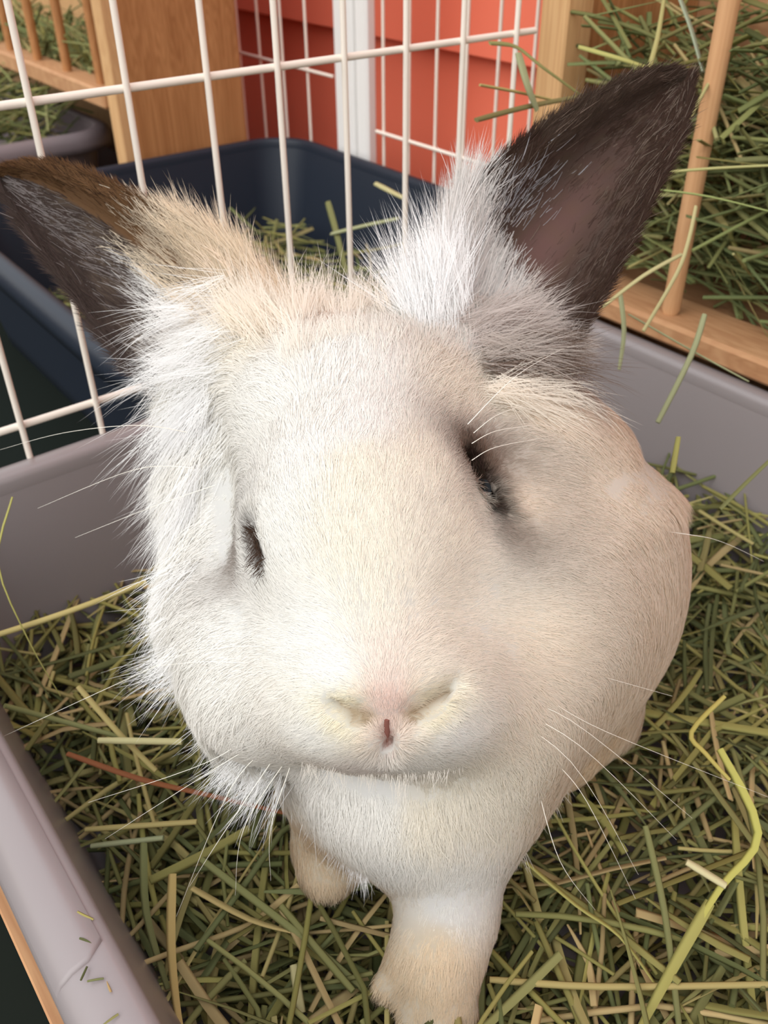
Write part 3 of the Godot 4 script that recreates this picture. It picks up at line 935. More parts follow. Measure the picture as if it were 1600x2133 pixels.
func build_rabbit() -> void:
	var r := thing("rabbit", "white long haired rabbit with dark brown ears sitting in the grey tray of hay", "rabbit", Vector3(0.15, 0.0, -0.15))
	var origin := r.position
	begin_field(Vector3(0.03, -0.008, -0.30), Vector3(0.30, 0.205, -0.055), 0.0025)
	# rump, back, chest
	capsule(Vector3(0.1766, 0.0671, -0.1743), Vector3(0.1766, 0.0775, -0.1838), 0.068, 0.058, 0.03)
	capsule(Vector3(0.1538, 0.108, -0.201), Vector3(0.173, 0.0779, -0.1823), 0.040, 0.058, 0.03)
	capsule(Vector3(0.1234, 0.0431, -0.1449), Vector3(0.1372, 0.0571, -0.1596), 0.043, 0.050, 0.03)
	# head: brow, face, muzzle
	capsule(Vector3(0.138, 0.1236, -0.193), Vector3(0.1204, 0.1129, -0.1657), 0.0385, 0.034, 0.015)
	capsule(Vector3(0.1204, 0.1129, -0.1657), Vector3(0.1022, 0.0973, -0.1344), 0.033, 0.0215, 0.012)
	capsule(Vector3(0.1004, 0.0985, -0.1321), Vector3(0.0965, 0.0971, -0.1262), 0.0165, 0.0145, 0.008)
	for q in [Vector3(0.0873, 0.0924, -0.1389), Vector3(0.1101, 0.0926, -0.1217)]:
		capsule(q, q, 0.0152, 0.0152, 0.014)
	capsule(Vector3(0.0957, 0.0825, -0.1336), Vector3(0.1041, 0.0827, -0.1274), 0.0115, 0.0115, 0.010)
	# cheeks and ruff
	capsule(Vector3(0.0859, 0.0861, -0.1863), Vector3(0.0835, 0.079, -0.1646), 0.019, 0.0215, 0.018)
	capsule(Vector3(0.1043, 0.117, -0.2222), Vector3(0.0902, 0.0939, -0.2025), 0.012, 0.014, 0.012)
	capsule(Vector3(0.1506, 0.0928, -0.1368), Vector3(0.1342, 0.0777, -0.1263), 0.026, 0.0225, 0.02)
	capsule(Vector3(0.1813, 0.1057, -0.1654), Vector3(0.1626, 0.0846, -0.1419), 0.025, 0.028, 0.02)
	# ear roots
	capsule(Vector3(0.1685, 0.1411, -0.1949), Vector3(0.1913, 0.1465, -0.1888), 0.016, 0.010, 0.014)
	capsule(Vector3(0.1327, 0.1389, -0.2204), Vector3(0.1266, 0.1463, -0.2411), 0.016, 0.010, 0.014)
	capsule(Vector3(0.1214, 0.1322, -0.2291), Vector3(0.1148, 0.1339, -0.2387), 0.014, 0.010, 0.012)
	# forelegs and paws
	capsule(Vector3(0.1207, 0.0299, -0.1272), Vector3(0.1067, 0.0119, -0.1091), 0.022, 0.0135, 0.015)
	capsule(Vector3(0.1067, 0.0119, -0.1091), Vector3(0.0948, 0.0037, -0.1014), 0.0135, 0.0135, 0.008)
	capsule(Vector3(0.0959, 0.0048, -0.1016), Vector3(0.0911, 0.0008, -0.0954), 0.0130, 0.0085, 0.006)
	capsule(Vector3(0.0935, 0.0064, -0.1033), Vector3(0.0806, 0.0016, -0.1057), 0.0085, 0.005, 0.004)
	capsule(Vector3(0.0872, 0.0018, -0.0978), Vector3(0.0817, -0.0007, -0.095), 0.0062, 0.005, 0.003)
	capsule(Vector3(0.0905, 0.0023, -0.0941), Vector3(0.0858, -0.0009, -0.0886), 0.0062, 0.005, 0.003)
	capsule(Vector3(0.0953, 0.0019, -0.0932), Vector3(0.0938, -0.002, -0.0877), 0.0062, 0.005, 0.003)
	capsule(Vector3(0.1018, 0.0309, -0.155), Vector3(0.0906, 0.0125, -0.1483), 0.018, 0.0115, 0.012)
	capsule(Vector3(0.0906, 0.0125, -0.1483), Vector3(0.0858, 0.0083, -0.1436), 0.0115, 0.009, 0.006)
	# hind feet under the body
	capsule(Vector3(0.1887, 0.0263, -0.128), Vector3(0.167, 0.0298, -0.1197), 0.017, 0.010, 0.012)
	# carved: nostrils, lip cleft, eye sockets
	capsule(Vector3(0.0923, 0.1042, -0.1125), Vector3(0.1057, 0.1055, -0.1128), 0.0023, 0.0014, 0.004, true)
	capsule(Vector3(0.085, 0.1041, -0.118), Vector3(0.0819, 0.104, -0.1272), 0.0023, 0.0014, 0.004, true)
	capsule(Vector3(0.0864, 0.1072, -0.1128), Vector3(0.089, 0.0944, -0.1162), 0.0016, 0.0016, 0.003, true)
	capsule(Vector3(0.1468, 0.1383, -0.1508), Vector3(0.1436, 0.1276, -0.1451), 0.0024, 0.0036, 0.002, true)
	capsule(Vector3(0.1436, 0.1276, -0.1451), Vector3(0.1421, 0.1189, -0.1372), 0.0036, 0.0028, 0.002, true)
	capsule(Vector3(0.0888, 0.1254, -0.1725), Vector3(0.0855, 0.1179, -0.1651), 0.0016, 0.0020, 0.004, true)
	var body := Soup.new()
	surface_nets(body)
	make_guides()
	var marks := [
		[Vector3(0.1472, 0.1372, -0.1511), Vector3(0.1446, 0.1267, -0.1459), 0.0030, Vector3(0.030, 0.020, 0.016), 2.2],
		[Vector3(0.1443, 0.127, -0.1456), Vector3(0.1417, 0.1184, -0.1358), 0.0036, Vector3(0.055, 0.036, 0.026), 3.2],
		[Vector3(0.0889, 0.1251, -0.1729), Vector3(0.0851, 0.1177, -0.1645), 0.0017, Vector3(0.075, 0.045, 0.032), 4.5],
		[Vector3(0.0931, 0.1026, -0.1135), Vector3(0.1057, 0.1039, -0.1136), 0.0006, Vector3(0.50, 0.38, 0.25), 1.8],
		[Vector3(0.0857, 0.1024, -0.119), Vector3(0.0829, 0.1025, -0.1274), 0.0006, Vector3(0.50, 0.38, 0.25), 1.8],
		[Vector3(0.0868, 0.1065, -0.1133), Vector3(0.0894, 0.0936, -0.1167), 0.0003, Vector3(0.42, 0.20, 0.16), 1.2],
	]
	var nv := body.v.size()
	var vd := PackedVector3Array()
	var vl := PackedFloat32Array()
	var vu := PackedFloat32Array()
	var vr := PackedInt32Array()
	vd.resize(nv)
	vl.resize(nv)
	vu.resize(nv)
	vr.resize(nv)
	body.c.resize(nv)
	for k in nv:
		var p := body.v[k]
		var d := Vector3.ZERO
		var l := 0.0
		var u := 0.0
		var c := Vector3.ZERO
		var sum := 0.0
		var best := 0.0
		for g in guides:
			var q := p.distance_squared_to(g.p) + 0.000004
			var w := 1.0 / (q * q)
			d += g.d * w
			l += g.l * w
			u += g.up * w
			c += g.c * w
			sum += w
			if w > best:
				best = w
				vr[k] = g.region
		c /= sum
		var n := body.n[k]
		d = d - n * d.dot(n)
		vd[k] = d.normalized() if d.length_squared() > 1e-12 else n.cross(Vector3.RIGHT).normalized()
		vl[k] = l / sum
		vu[k] = u / sum
		# markings with an edge of their own: dark fur in the eye slits, yellow stain and painted shade in the creases under the nose
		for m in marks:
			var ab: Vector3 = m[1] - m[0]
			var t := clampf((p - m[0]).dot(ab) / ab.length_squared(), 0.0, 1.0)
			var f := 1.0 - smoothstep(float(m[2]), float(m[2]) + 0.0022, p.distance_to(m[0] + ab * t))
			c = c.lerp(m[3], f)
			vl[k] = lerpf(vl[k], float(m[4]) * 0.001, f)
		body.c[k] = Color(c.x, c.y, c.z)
	var back_to_eye := Vector3(-0.492, 0.5859, 0.6439)
	# coat on the body mesh, sown triangle by triangle
	var coats: Array[Coat] = []
	for k in 4:
		var h := Coat.new()
		h.room(SOWN[k] + (18000 if k == 1 else 0))
		coats.append(h)
	var eye := Vector3(0, 0.27, 0)
	var weight := PackedFloat32Array()
	weight.resize(body.i.size() / 3)
	var total := [0.0, 0.0, 0.0, 0.0]
	for k in range(0, body.i.size(), 3):
		var a := body.v[body.i[k]]
		var area := (body.v[body.i[k + 1]] - a).cross(body.v[body.i[k + 2]] - a).length() * 0.5
		var near := clampf(0.26 / a.distance_to(eye), 0.5, 1.1)
		weight[k / 3] = area * (1.0 if body.n[body.i[k]].dot(eye - a) > -0.04 else 0.25) * near * near
		total[vr[body.i[k]]] += weight[k / 3]
	for k in range(0, body.i.size(), 3):
		var ia := body.i[k]
		var ib := body.i[k + 1]
		var ic := body.i[k + 2]
		var a := body.v[ia]
		var b := body.v[ib]
		var c := body.v[ic]
		var region := vr[ia]
		var want: float = weight[k / 3] / float(total[region]) * SOWN[region] * 0.995
		var count := int(want) + (1 if rng.randf() < want - int(want) else 0)
		for j in count:
			var u := rng.randf()
			var w := rng.randf()
			if u + w > 1.0:
				u = 1.0 - u
				w = 1.0 - w
			var t := 1.0 - u - w
			var p := a * t + b * u + c * w
			var n := (body.n[ia] * t + body.n[ib] * u + body.n[ic] * w).normalized()
			var d := (vd[ia] * t + vd[ib] * u + vd[ic] * w).normalized()
			var l := vl[ia] * t + vl[ib] * u + vl[ic] * w
			var up := vu[ia] * t + vu[ib] * u + vu[ic] * w
			var col := body.c[ia] * t + body.c[ib] * u + body.c[ic] * w
			var tone := rng.randf_range(0.92, 1.03)
			col = Color(minf(col.r * tone, 0.97), minf(col.g * tone, 0.97), minf(col.b * tone, 0.97))
			strand(coats[region], p - n * minf(0.0004, l * 0.04), n, d, l * rng.randf_range(0.6, 1.2), up, rng.randf_range(0.00007, 0.00013), col, 0.02 + l * 6.0)
	for k in nv:
		body.c[k] = body.c[k] * 0.62  # skin darkened under the hair, painted shade for the gaps between strands
	build_wisps(coats[1], back_to_eye)
	build_ears(r, body)
	for k in body.v.size():
		body.v[k] -= origin
	part("body", soup_mesh(body), mats.skin, r)
	for k in 4:
		var h := coats[k]
		h.trim()
		for j in h.v.size():
			h.v[j] -= origin
		part(["face_fur", "mane_fur", "coat_fur", "paw_fur"][k], mesh_of(h.v, h.n, h.c, h.i), mats.fur, r, Vector3.ZERO, "stuff")
		print(["face", "mane", "coat", "paw"][k], " strands ", h.used)
	build_face(r)

func make_guides() -> void:
	var white := Vector3(0.94, 0.92, 0.88)
	var cream := Vector3(0.94, 0.89, 0.79)
	var tan := Vector3(0.90, 0.76, 0.57)
	var pink := Vector3(0.91, 0.815, 0.735)
	var yellow := Vector3(0.92, 0.86, 0.69)
	var buff := Vector3(0.92, 0.82, 0.69)  # tan coat tone, with the right side's warm bounced light mixed in
	var dark := Vector3(0.065, 0.045, 0.035)
	var brown := Vector3(0.22, 0.15, 0.11)
	# face (region 0): up the nose to the brow, out over the cheeks
	guide(Vector3(0.0893, 0.1069, -0.1165), Vector3(0.3631, 0.8103, -0.4599), 1.6, 0.5, Vector3(0.84, 0.66, 0.58), 0)
	guide(Vector3(0.0892, 0.1149, -0.1168), Vector3(0.3631, 0.8103, -0.4599), 2.6, 0.45, pink, 0)
	guide(Vector3(0.0918, 0.1205, -0.1215), Vector3(0.3232, 0.8097, -0.4899), 3.6, 0.4, Vector3(0.92, 0.84, 0.76), 0)
	guide(Vector3(0.0955, 0.1258, -0.1282), Vector3(0.3232, 0.8097, -0.4899), 5, 0.35, cream, 0)
	guide(Vector3(0.1028, 0.1319, -0.1406), Vector3(0.3232, 0.8097, -0.4899), 6.5, 0.3, cream, 0)
	guide(Vector3(0.1104, 0.1389, -0.1535), Vector3(0.3631, 0.8103, -0.4599), 8, 0.3, cream, 0)
	guide(Vector3(0.1182, 0.1487, -0.1658), Vector3(0.4022, 0.8089, -0.4288), 10, 0.32, white, 0)
	guide(Vector3(0.1284, 0.1564, -0.1805), Vector3(0.4022, 0.8089, -0.4288), 12, 0.35, white, 0)
	guide(Vector3(0.1028, 0.1392, -0.1674), Vector3(-0.0291, 0.7282, -0.6848), 8, 0.3, white, 0)
	guide(Vector3(0.1256, 0.139, -0.1498), Vector3(0.6143, 0.7577, -0.2202), 8, 0.3, cream, 0)
	guide(Vector3(0.1255, 0.1274, -0.1377), Vector3(0.7653, 0.6437, -0.0011), 7, 0.3, cream, 0)
	guide(Vector3(0.091, 0.124, -0.1626), Vector3(-0.3027, 0.5783, -0.7575), 7, 0.3, white, 0)
	guide(Vector3(0.0857, 0.1149, -0.1444), Vector3(-0.6795, 0.2039, -0.7047), 6, 0.3, white, 0)
	guide(Vector3(0.1157, 0.1156, -0.1221), Vector3(0.8557, 0.1892, 0.4816), 6, 0.3, cream, 0)
	guide(Vector3(0.0836, 0.1117, -0.1291), Vector3(-0.5756, 0.336, -0.7455), 4, 0.35, white, 0)
	guide(Vector3(0.1028, 0.1124, -0.1151), Vector3(0.8705, 0.3222, 0.3719), 4, 0.35, cream, 0)
	guide(Vector3(0.0817, 0.1049, -0.1228), Vector3(-0.8701, -0.3556, -0.3412), 3, 0.4, yellow, 0)
	guide(Vector3(0.0985, 0.1057, -0.1107), Vector3(0.6134, -0.2916, 0.734), 3, 0.4, yellow, 0)
	guide(Vector3(0.0789, 0.0975, -0.1275), Vector3(-0.8634, -0.423, -0.2747), 5, 0.35, white, 0)
	guide(Vector3(0.1014, 0.0973, -0.1101), Vector3(0.5116, -0.4039, 0.7584), 5, 0.35, white, 0)
	guide(Vector3(0.0887, 0.0872, -0.1231), Vector3(-0.5442, -0.7843, 0.2979), 5, 0.35, Vector3(0.86, 0.80, 0.76), 0)
	guide(Vector3(0.096, 0.0872, -0.1175), Vector3(-0.1604, -0.788, 0.5945), 5, 0.35, white, 0)
	# round the eyes: dark short lashes
	guide(Vector3(0.1439, 0.1263, -0.1413), Vector3(0.8265, 0.082, 0.5569), 3.5, 0.35, dark, 0)
	guide(Vector3(0.1421, 0.1193, -0.1379), Vector3(0.6936, -0.1832, 0.6966), 5, 0.35, brown, 0)
	guide(Vector3(0.1474, 0.1364, -0.1494), Vector3(0.7554, 0.655, -0.0189), 5, 0.35, brown, 0)
	guide(Vector3(0.1388, 0.1281, -0.1422), Vector3(0.7401, -0.108, 0.6637), 4, 0.35, cream, 0)
	guide(Vector3(0.1319, 0.1216, -0.1369), Vector3(0.8557, 0.1892, 0.4816), 4.5, 0.35, cream, 0)
	guide(Vector3(0.1507, 0.124, -0.1402), Vector3(0.7912, -0.0076, 0.6114), 7, 0.3, buff, 0)
	guide(Vector3(0.0917, 0.1123, -0.1809), Vector3(-0.7912, 0.0076, -0.6114), 3.5, 0.35, brown, 0)
	guide(Vector3(0.0926, 0.1183, -0.1732), Vector3(-0.4569, 0.4558, -0.7638), 7, 0.35, white, 0)
	guide(Vector3(0.09, 0.1121, -0.1882), Vector3(-0.8512, -0.1684, -0.4971), 8, 0.35, white, 0)
	guide(Vector3(0.097, 0.1187, -0.2044), Vector3(-0.8549, -0.4648, -0.2302), 8, 0.3, white, 0)
	# cheeks
	guide(Vector3(0.0807, 0.0953, -0.1676), Vector3(-0.8364, -0.1127, -0.5364), 10, 0.35, white, 0)
	guide(Vector3(0.0771, 0.0806, -0.1539), Vector3(-0.8509, -0.4801, -0.2132), 12, 0.4, white, 0)
	guide(Vector3(0.0822, 0.0704, -0.1438), Vector3(-0.6787, -0.7214, 0.1379), 11, 0.4, white, 0)
	guide(Vector3(0.1354, 0.0994, -0.1218), Vector3(0.7423, -0.1041, 0.6619), 9, 0.3, buff, 0)
	guide(Vector3(0.1231, 0.0835, -0.1168), Vector3(0.4785, -0.4359, 0.7622), 10, 0.35, buff, 0)
	guide(Vector3(0.1155, 0.0727, -0.1174), Vector3(-0.0105, -0.7435, 0.6686), 10, 0.4, cream, 0)
	guide(Vector3(0.1618, 0.1033, -0.1315), Vector3(0.7047, -0.1663, 0.6897), 9, 0.3, buff, 0)
	# mane (region 1): long wisps
	guide(Vector3(0.0745, 0.0864, -0.1922), Vector3(-0.8634, -0.423, -0.2747), 19, 0.5, white, 1)
	guide(Vector3(0.069, 0.0716, -0.1799), Vector3(-0.7926, -0.6074, -0.0529), 20, 0.55, white, 1)
	guide(Vector3(0.0724, 0.0562, -0.1663), Vector3(-0.6532, -0.7374, 0.1719), 17, 0.5, white, 1)
	guide(Vector3(0.0957, 0.1231, -0.2203), Vector3(-0.6787, -0.7214, 0.1379), 25, 0.45, white, 1)
	guide(Vector3(0.0851, 0.1048, -0.207), Vector3(-0.5752, -0.774, 0.2648), 24, 0.4, white, 1)
	guide(Vector3(0.1062, 0.1362, -0.2319), Vector3(-0.8692, -0.3724, -0.3252), 26, 0.5, white, 1)
	guide(Vector3(0.1148, 0.1474, -0.2386), Vector3(-0.8557, -0.1892, -0.4816), 24, 0.5, white, 1)
	guide(Vector3(0.1275, 0.1538, -0.224), Vector3(-0.4233, 0.4853, -0.765), 16, 0.4, cream, 1)
	guide(Vector3(0.1287, 0.157, -0.2368), Vector3(-0.125, 0.6844, -0.7183), 15, 0.4, Vector3(0.80, 0.68, 0.54), 1)
	guide(Vector3(0.1399, 0.1582, -0.2106), Vector3(0.2826, 0.807, -0.5185), 18, 0.7, Vector3(0.84, 0.72, 0.62), 1)
	guide(Vector3(0.1506, 0.1584, -0.2058), Vector3(0.4022, 0.8089, -0.4288), 18, 0.7, cream, 1)
	guide(Vector3(0.1599, 0.1568, -0.1942), Vector3(0.2417, 0.8025, -0.5455), 30, 0.4, white, 1)
	guide(Vector3(0.1689, 0.1606, -0.1938), Vector3(0.3232, 0.8097, -0.4899), 28, 0.4, white, 1)
	guide(Vector3(0.1689, 0.1552, -0.1827), Vector3(0.6252, 0.7525, -0.207), 24, 0.4, white, 1)
	guide(Vector3(0.1807, 0.151, -0.1761), Vector3(0.8655, 0.2491, 0.4346), 22, 0.4, Vector3(0.62, 0.55, 0.50), 1)
	guide(Vector3(0.193, 0.1459, -0.1714), Vector3(0.6795, -0.2039, 0.7047), 22, 0.4, Vector3(0.45, 0.38, 0.34), 1)
	guide(Vector3(0.18, 0.1393, -0.1659), Vector3(0.6058, -0.3007, 0.7365), 18, 0.35, buff, 1)
	guide(Vector3(0.1537, 0.1476, -0.1671), Vector3(0.8163, 0.5676, 0.1071), 14, 0.35, cream, 0)
	guide(Vector3(0.1118, 0.148, -0.1995), Vector3(-0.4569, 0.4558, -0.7638), 14, 0.35, white, 0)
	# coat (region 2): back along the body, down the chest
	guide(Vector3(0.1975, 0.123, -0.158), Vector3(0.3027, -0.5783, 0.7575), 10, 0.22, buff, 2)
	guide(Vector3(0.182, 0.1092, -0.1417), Vector3(0.1842, -0.6528, 0.7348), 10, 0.22, buff, 2)
	guide(Vector3(0.2198, 0.1022, -0.1453), Vector3(0.0291, -0.7282, 0.6848), 11, 0.22, buff, 2)
	guide(Vector3(0.2144, 0.0788, -0.1281), Vector3(-0.2009, -0.7961, 0.5709), 11, 0.22, buff, 2)
	guide(Vector3(0.1777, 0.0866, -0.1244), Vector3(0.0882, -0.7023, 0.7064), 11, 0.22, buff, 2)
	guide(Vector3(0.1982, 0.0568, -0.1205), Vector3(-0.4401, -0.8055, 0.3968), 12, 0.25, buff, 2)
	guide(Vector3(0.16, 0.0653, -0.1185), Vector3(-0.1205, -0.7783, 0.6162), 13, 0.3, buff, 2)
	guide(Vector3(0.2284, 0.1288, -0.1785), Vector3(0.7847, -0.5754, 0.2306), 11, 0.22, buff, 2)
	guide(Vector3(0.2304, 0.1154, -0.2112), Vector3(0.7544, -0.4009, -0.5197), 11, 0.25, buff, 2)
	guide(Vector3(0.2167, 0.0956, -0.2504), Vector3(0.4112, -0.7335, -0.5412), 11, 0.25, white, 2)
	guide(Vector3(0.2156, 0.021, -0.2298), Vector3(-0.1301, -0.9409, 0.3126), 11, 0.25, buff, 2)
	guide(Vector3(0.1351, 0.0781, -0.2191), Vector3(-0.42, -0.9075, -0.0096), 11, 0.3, white, 2)
	guide(Vector3(0.0913, 0.0658, -0.1249), Vector3(-0.4022, -0.8089, 0.4288), 13, 0.35, white, 2)
	guide(Vector3(0.1032, 0.0646, -0.1147), Vector3(-0.3232, -0.8097, 0.4899), 13, 0.35, cream, 2)
	guide(Vector3(0.0852, 0.0598, -0.1396), Vector3(-0.5752, -0.774, 0.2648), 13, 0.4, white, 2)
	guide(Vector3(0.1229, 0.0594, -0.1105), Vector3(-0.1604, -0.788, 0.5945), 13, 0.35, cream, 2)
	guide(Vector3(0.1398, 0.0556, -0.1097), Vector3(-0.1205, -0.7783, 0.6162), 13, 0.35, buff, 2)
	guide(Vector3(0.0912, 0.0442, -0.1209), Vector3(-0.3631, -0.8103, 0.4599), 12, 0.4, white, 2)
	guide(Vector3(0.1082, 0.0356, -0.1109), Vector3(-0.3631, -0.8103, 0.4599), 10, 0.3, white, 2)
	# paws (region 3)
	guide(Vector3(0.1015, 0.0232, -0.1047), Vector3(-0.3631, -0.8103, 0.4599), 7, 0.3, white, 3)
	guide(Vector3(0.0936, 0.02, -0.0986), Vector3(-0.4401, -0.8055, 0.3968), 6, 0.3, tan, 3)
	guide(Vector3(0.0841, 0.012, -0.0923), Vector3(-0.4022, -0.8089, 0.4288), 6, 0.35, tan, 3)
	guide(Vector3(0.081, 0.0046, -0.1035), Vector3(-0.7653, -0.6437, 0.0011), 5, 0.35, tan, 3)
	guide(Vector3(0.0883, 0.0246, -0.1441), Vector3(-0.3631, -0.8103, 0.4599), 7, 0.3, tan, 3)
	guide(Vector3(0.0836, 0.0162, -0.1399), Vector3(-0.3631, -0.8103, 0.4599), 6, 0.35, tan, 3)
	guide(Vector3(0.166, 0.0351, -0.1175), Vector3(-0.5113, -0.7931, 0.3311), 6, 0.35, tan, 3)

# loose long hair: roots scattered round a line, hanging clear of the combed coat
func wisps(h: Coat, a: Vector3, b: Vector3, spread: float, d: Vector3, mm: float, count: int, c: Vector3, droop: float, nrm: Vector3) -> void:
	var tufts := maxi(count / 22, 1)
	for k in tufts:
		var p := a.lerp(b, rng.randf()) + Vector3(rng.randfn(), rng.randfn(), rng.randfn()) * spread
		var lean := (d + Vector3(rng.randfn(), rng.randfn(), rng.randfn()) * 0.17).normalized()
		var reach := mm * 0.001 * rng.randf_range(0.6, 1.15)
		var tone := rng.randf_range(0.9, 1.03)
		for j in 22:
			var q := p + Vector3(rng.randfn(), rng.randfn(), rng.randfn()) * 0.0013
			var e := (lean + Vector3(rng.randfn(), rng.randfn(), rng.randfn()) * 0.07).normalized()
			e = (e - nrm * e.dot(nrm) * 0.8).normalized()
			strand(h, q, nrm, e, reach * rng.randf_range(0.6, 1.1), 0.12, rng.randf_range(0.00005, 0.0001), Color(minf(c.x * tone, 0.97), minf(c.y * tone, 0.97), minf(c.z * tone, 0.97)), droop * rng.randf_range(0.5, 1.5))

func build_wisps(h: Coat, n: Vector3) -> void:
	var white := Vector3(0.95, 0.94, 0.93)
	var cream := Vector3(0.94, 0.87, 0.77)
	var smoke := Vector3(0.20, 0.145, 0.115)
	# over the root of the left ear, and the lock that hangs below it
	wisps(h, Vector3(0.1215, 0.1542, -0.2367), Vector3(0.1084, 0.1424, -0.2312), 0.0065, Vector3(-0.8599, -0.2112, -0.4648), 28, 800, white, 0.12, n)
	wisps(h, Vector3(0.1062, 0.14, -0.2308), Vector3(0.0992, 0.1219, -0.2165), 0.003, Vector3(-0.7224, -0.6875, 0.0736), 34, 1500, white, 0.10, n)
	wisps(h, Vector3(0.0979, 0.1242, -0.2165), Vector3(0.0877, 0.1106, -0.2073), 0.003, Vector3(-0.6041, -0.7623, 0.2321), 30, 900, white, 0.08, n)
	wisps(h, Vector3(0.0799, 0.1022, -0.1978), Vector3(0.0673, 0.0806, -0.18), 0.003, Vector3(-0.8447, -0.5003, -0.1901), 21, 800, white, 0.08, n)
	wisps(h, Vector3(0.0669, 0.0802, -0.1737), Vector3(0.0775, 0.0564, -0.1532), 0.0025, Vector3(-0.7653, -0.6437, 0.0011), 19, 700, white, 0.08, n)
	wisps(h, Vector3(0.0801, 0.0451, -0.1535), Vector3(0.0966, 0.0292, -0.1233), 0.002, Vector3(-0.4022, -0.8089, 0.4288), 13, 600, white, 0.05, n)
	wisps(h, Vector3(0.1246, 0.0271, -0.1093), Vector3(0.1546, 0.0361, -0.1132), 0.0015, Vector3(-0.1604, -0.788, 0.5945), 9, 400, cream, 0.05, n)
	# forelock in front of the right ear, and the smoky hair round its root
	wisps(h, Vector3(0.1567, 0.1573, -0.1908), Vector3(0.1722, 0.1602, -0.1878), 0.002, Vector3(0.2663, 0.8054, -0.5295), 34, 1500, white, -0.02, n)
	wisps(h, Vector3(0.1689, 0.1552, -0.1827), Vector3(0.1835, 0.1546, -0.1772), 0.003, Vector3(0.8691, 0.2866, 0.4032), 26, 700, Vector3(0.66, 0.59, 0.55), 0.05, n)
	wisps(h, Vector3(0.1715, 0.1482, -0.1744), Vector3(0.1866, 0.1486, -0.1694), 0.003, Vector3(0.7983, 0.0086, 0.6021), 27, 700, smoke, 0.18, n)
	wisps(h, Vector3(0.1701, 0.1514, -0.1752), Vector3(0.1835, 0.1515, -0.1728), 0.003, Vector3(0.7715, -0.0493, 0.6343), 24, 900, Vector3(0.62, 0.55, 0.50), 0.12, n)
	wisps(h, Vector3(0.1608, 0.143, -0.1685), Vector3(0.1827, 0.1414, -0.1627), 0.003, Vector3(0.7489, -0.0924, 0.6562), 26, 900, cream, 0.2, n)
	# short beard under the chin
	wisps(h, Vector3(0.0758, 0.0797, -0.1331), Vector3(0.1075, 0.0796, -0.1088), 0.0016, Vector3(-0.3631, -0.8103, 0.4599), 5, 600, Vector3(0.86, 0.81, 0.74), 0.03, n)
	# dark lashes along the eye slits
	wisps(h, Vector3(0.1432, 0.1269, -0.1437), Vector3(0.1406, 0.1199, -0.1349), 0.0007, Vector3(0.0957, -0.6987, 0.7089), 4.5, 420, Vector3(0.055, 0.034, 0.025), 0.0, n)
	wisps(h, Vector3(0.1466, 0.1385, -0.1506), Vector3(0.1446, 0.1326, -0.1468), 0.0004, Vector3(-0.1828, -0.7927, 0.5816), 3.5, 130, Vector3(0.05, 0.032, 0.025), 0.0, n)
	wisps(h, Vector3(0.0879, 0.1271, -0.1705), Vector3(0.0849, 0.12, -0.1636), 0.0005, Vector3(-0.7855, -0.6177, -0.0381), 3.0, 150, Vector3(0.08, 0.05, 0.036), 0.0, n)
	# crown
	wisps(h, Vector3(0.1332, 0.1522, -0.2196), Vector3(0.1514, 0.1557, -0.1996), 0.003, Vector3(0.3232, 0.8097, -0.4899), 18, 1600, Vector3(0.93, 0.85, 0.76), 0.0, n)
	wisps(h, Vector3(0.1186, 0.1534, -0.1993), Vector3(0.1395, 0.1552, -0.1819), 0.002, Vector3(0.3392, 0.8102, -0.478), 17, 1100, Vector3(0.94, 0.89, 0.82), 0.0, n)
	wisps(h, Vector3(0.121, 0.1535, -0.2302), Vector3(0.1337, 0.1515, -0.2124), 0.003, Vector3(-0.0882, 0.7023, -0.7064), 21, 1300, cream, 0.0, n)
	wisps(h, Vector3(0.1287, 0.1703, -0.2551), Vector3(0.137, 0.1569, -0.2304), 0.002, Vector3(-0.0291, 0.7282, -0.6848), 13, 500, Vector3(0.88, 0.74, 0.60), 0.0, n)

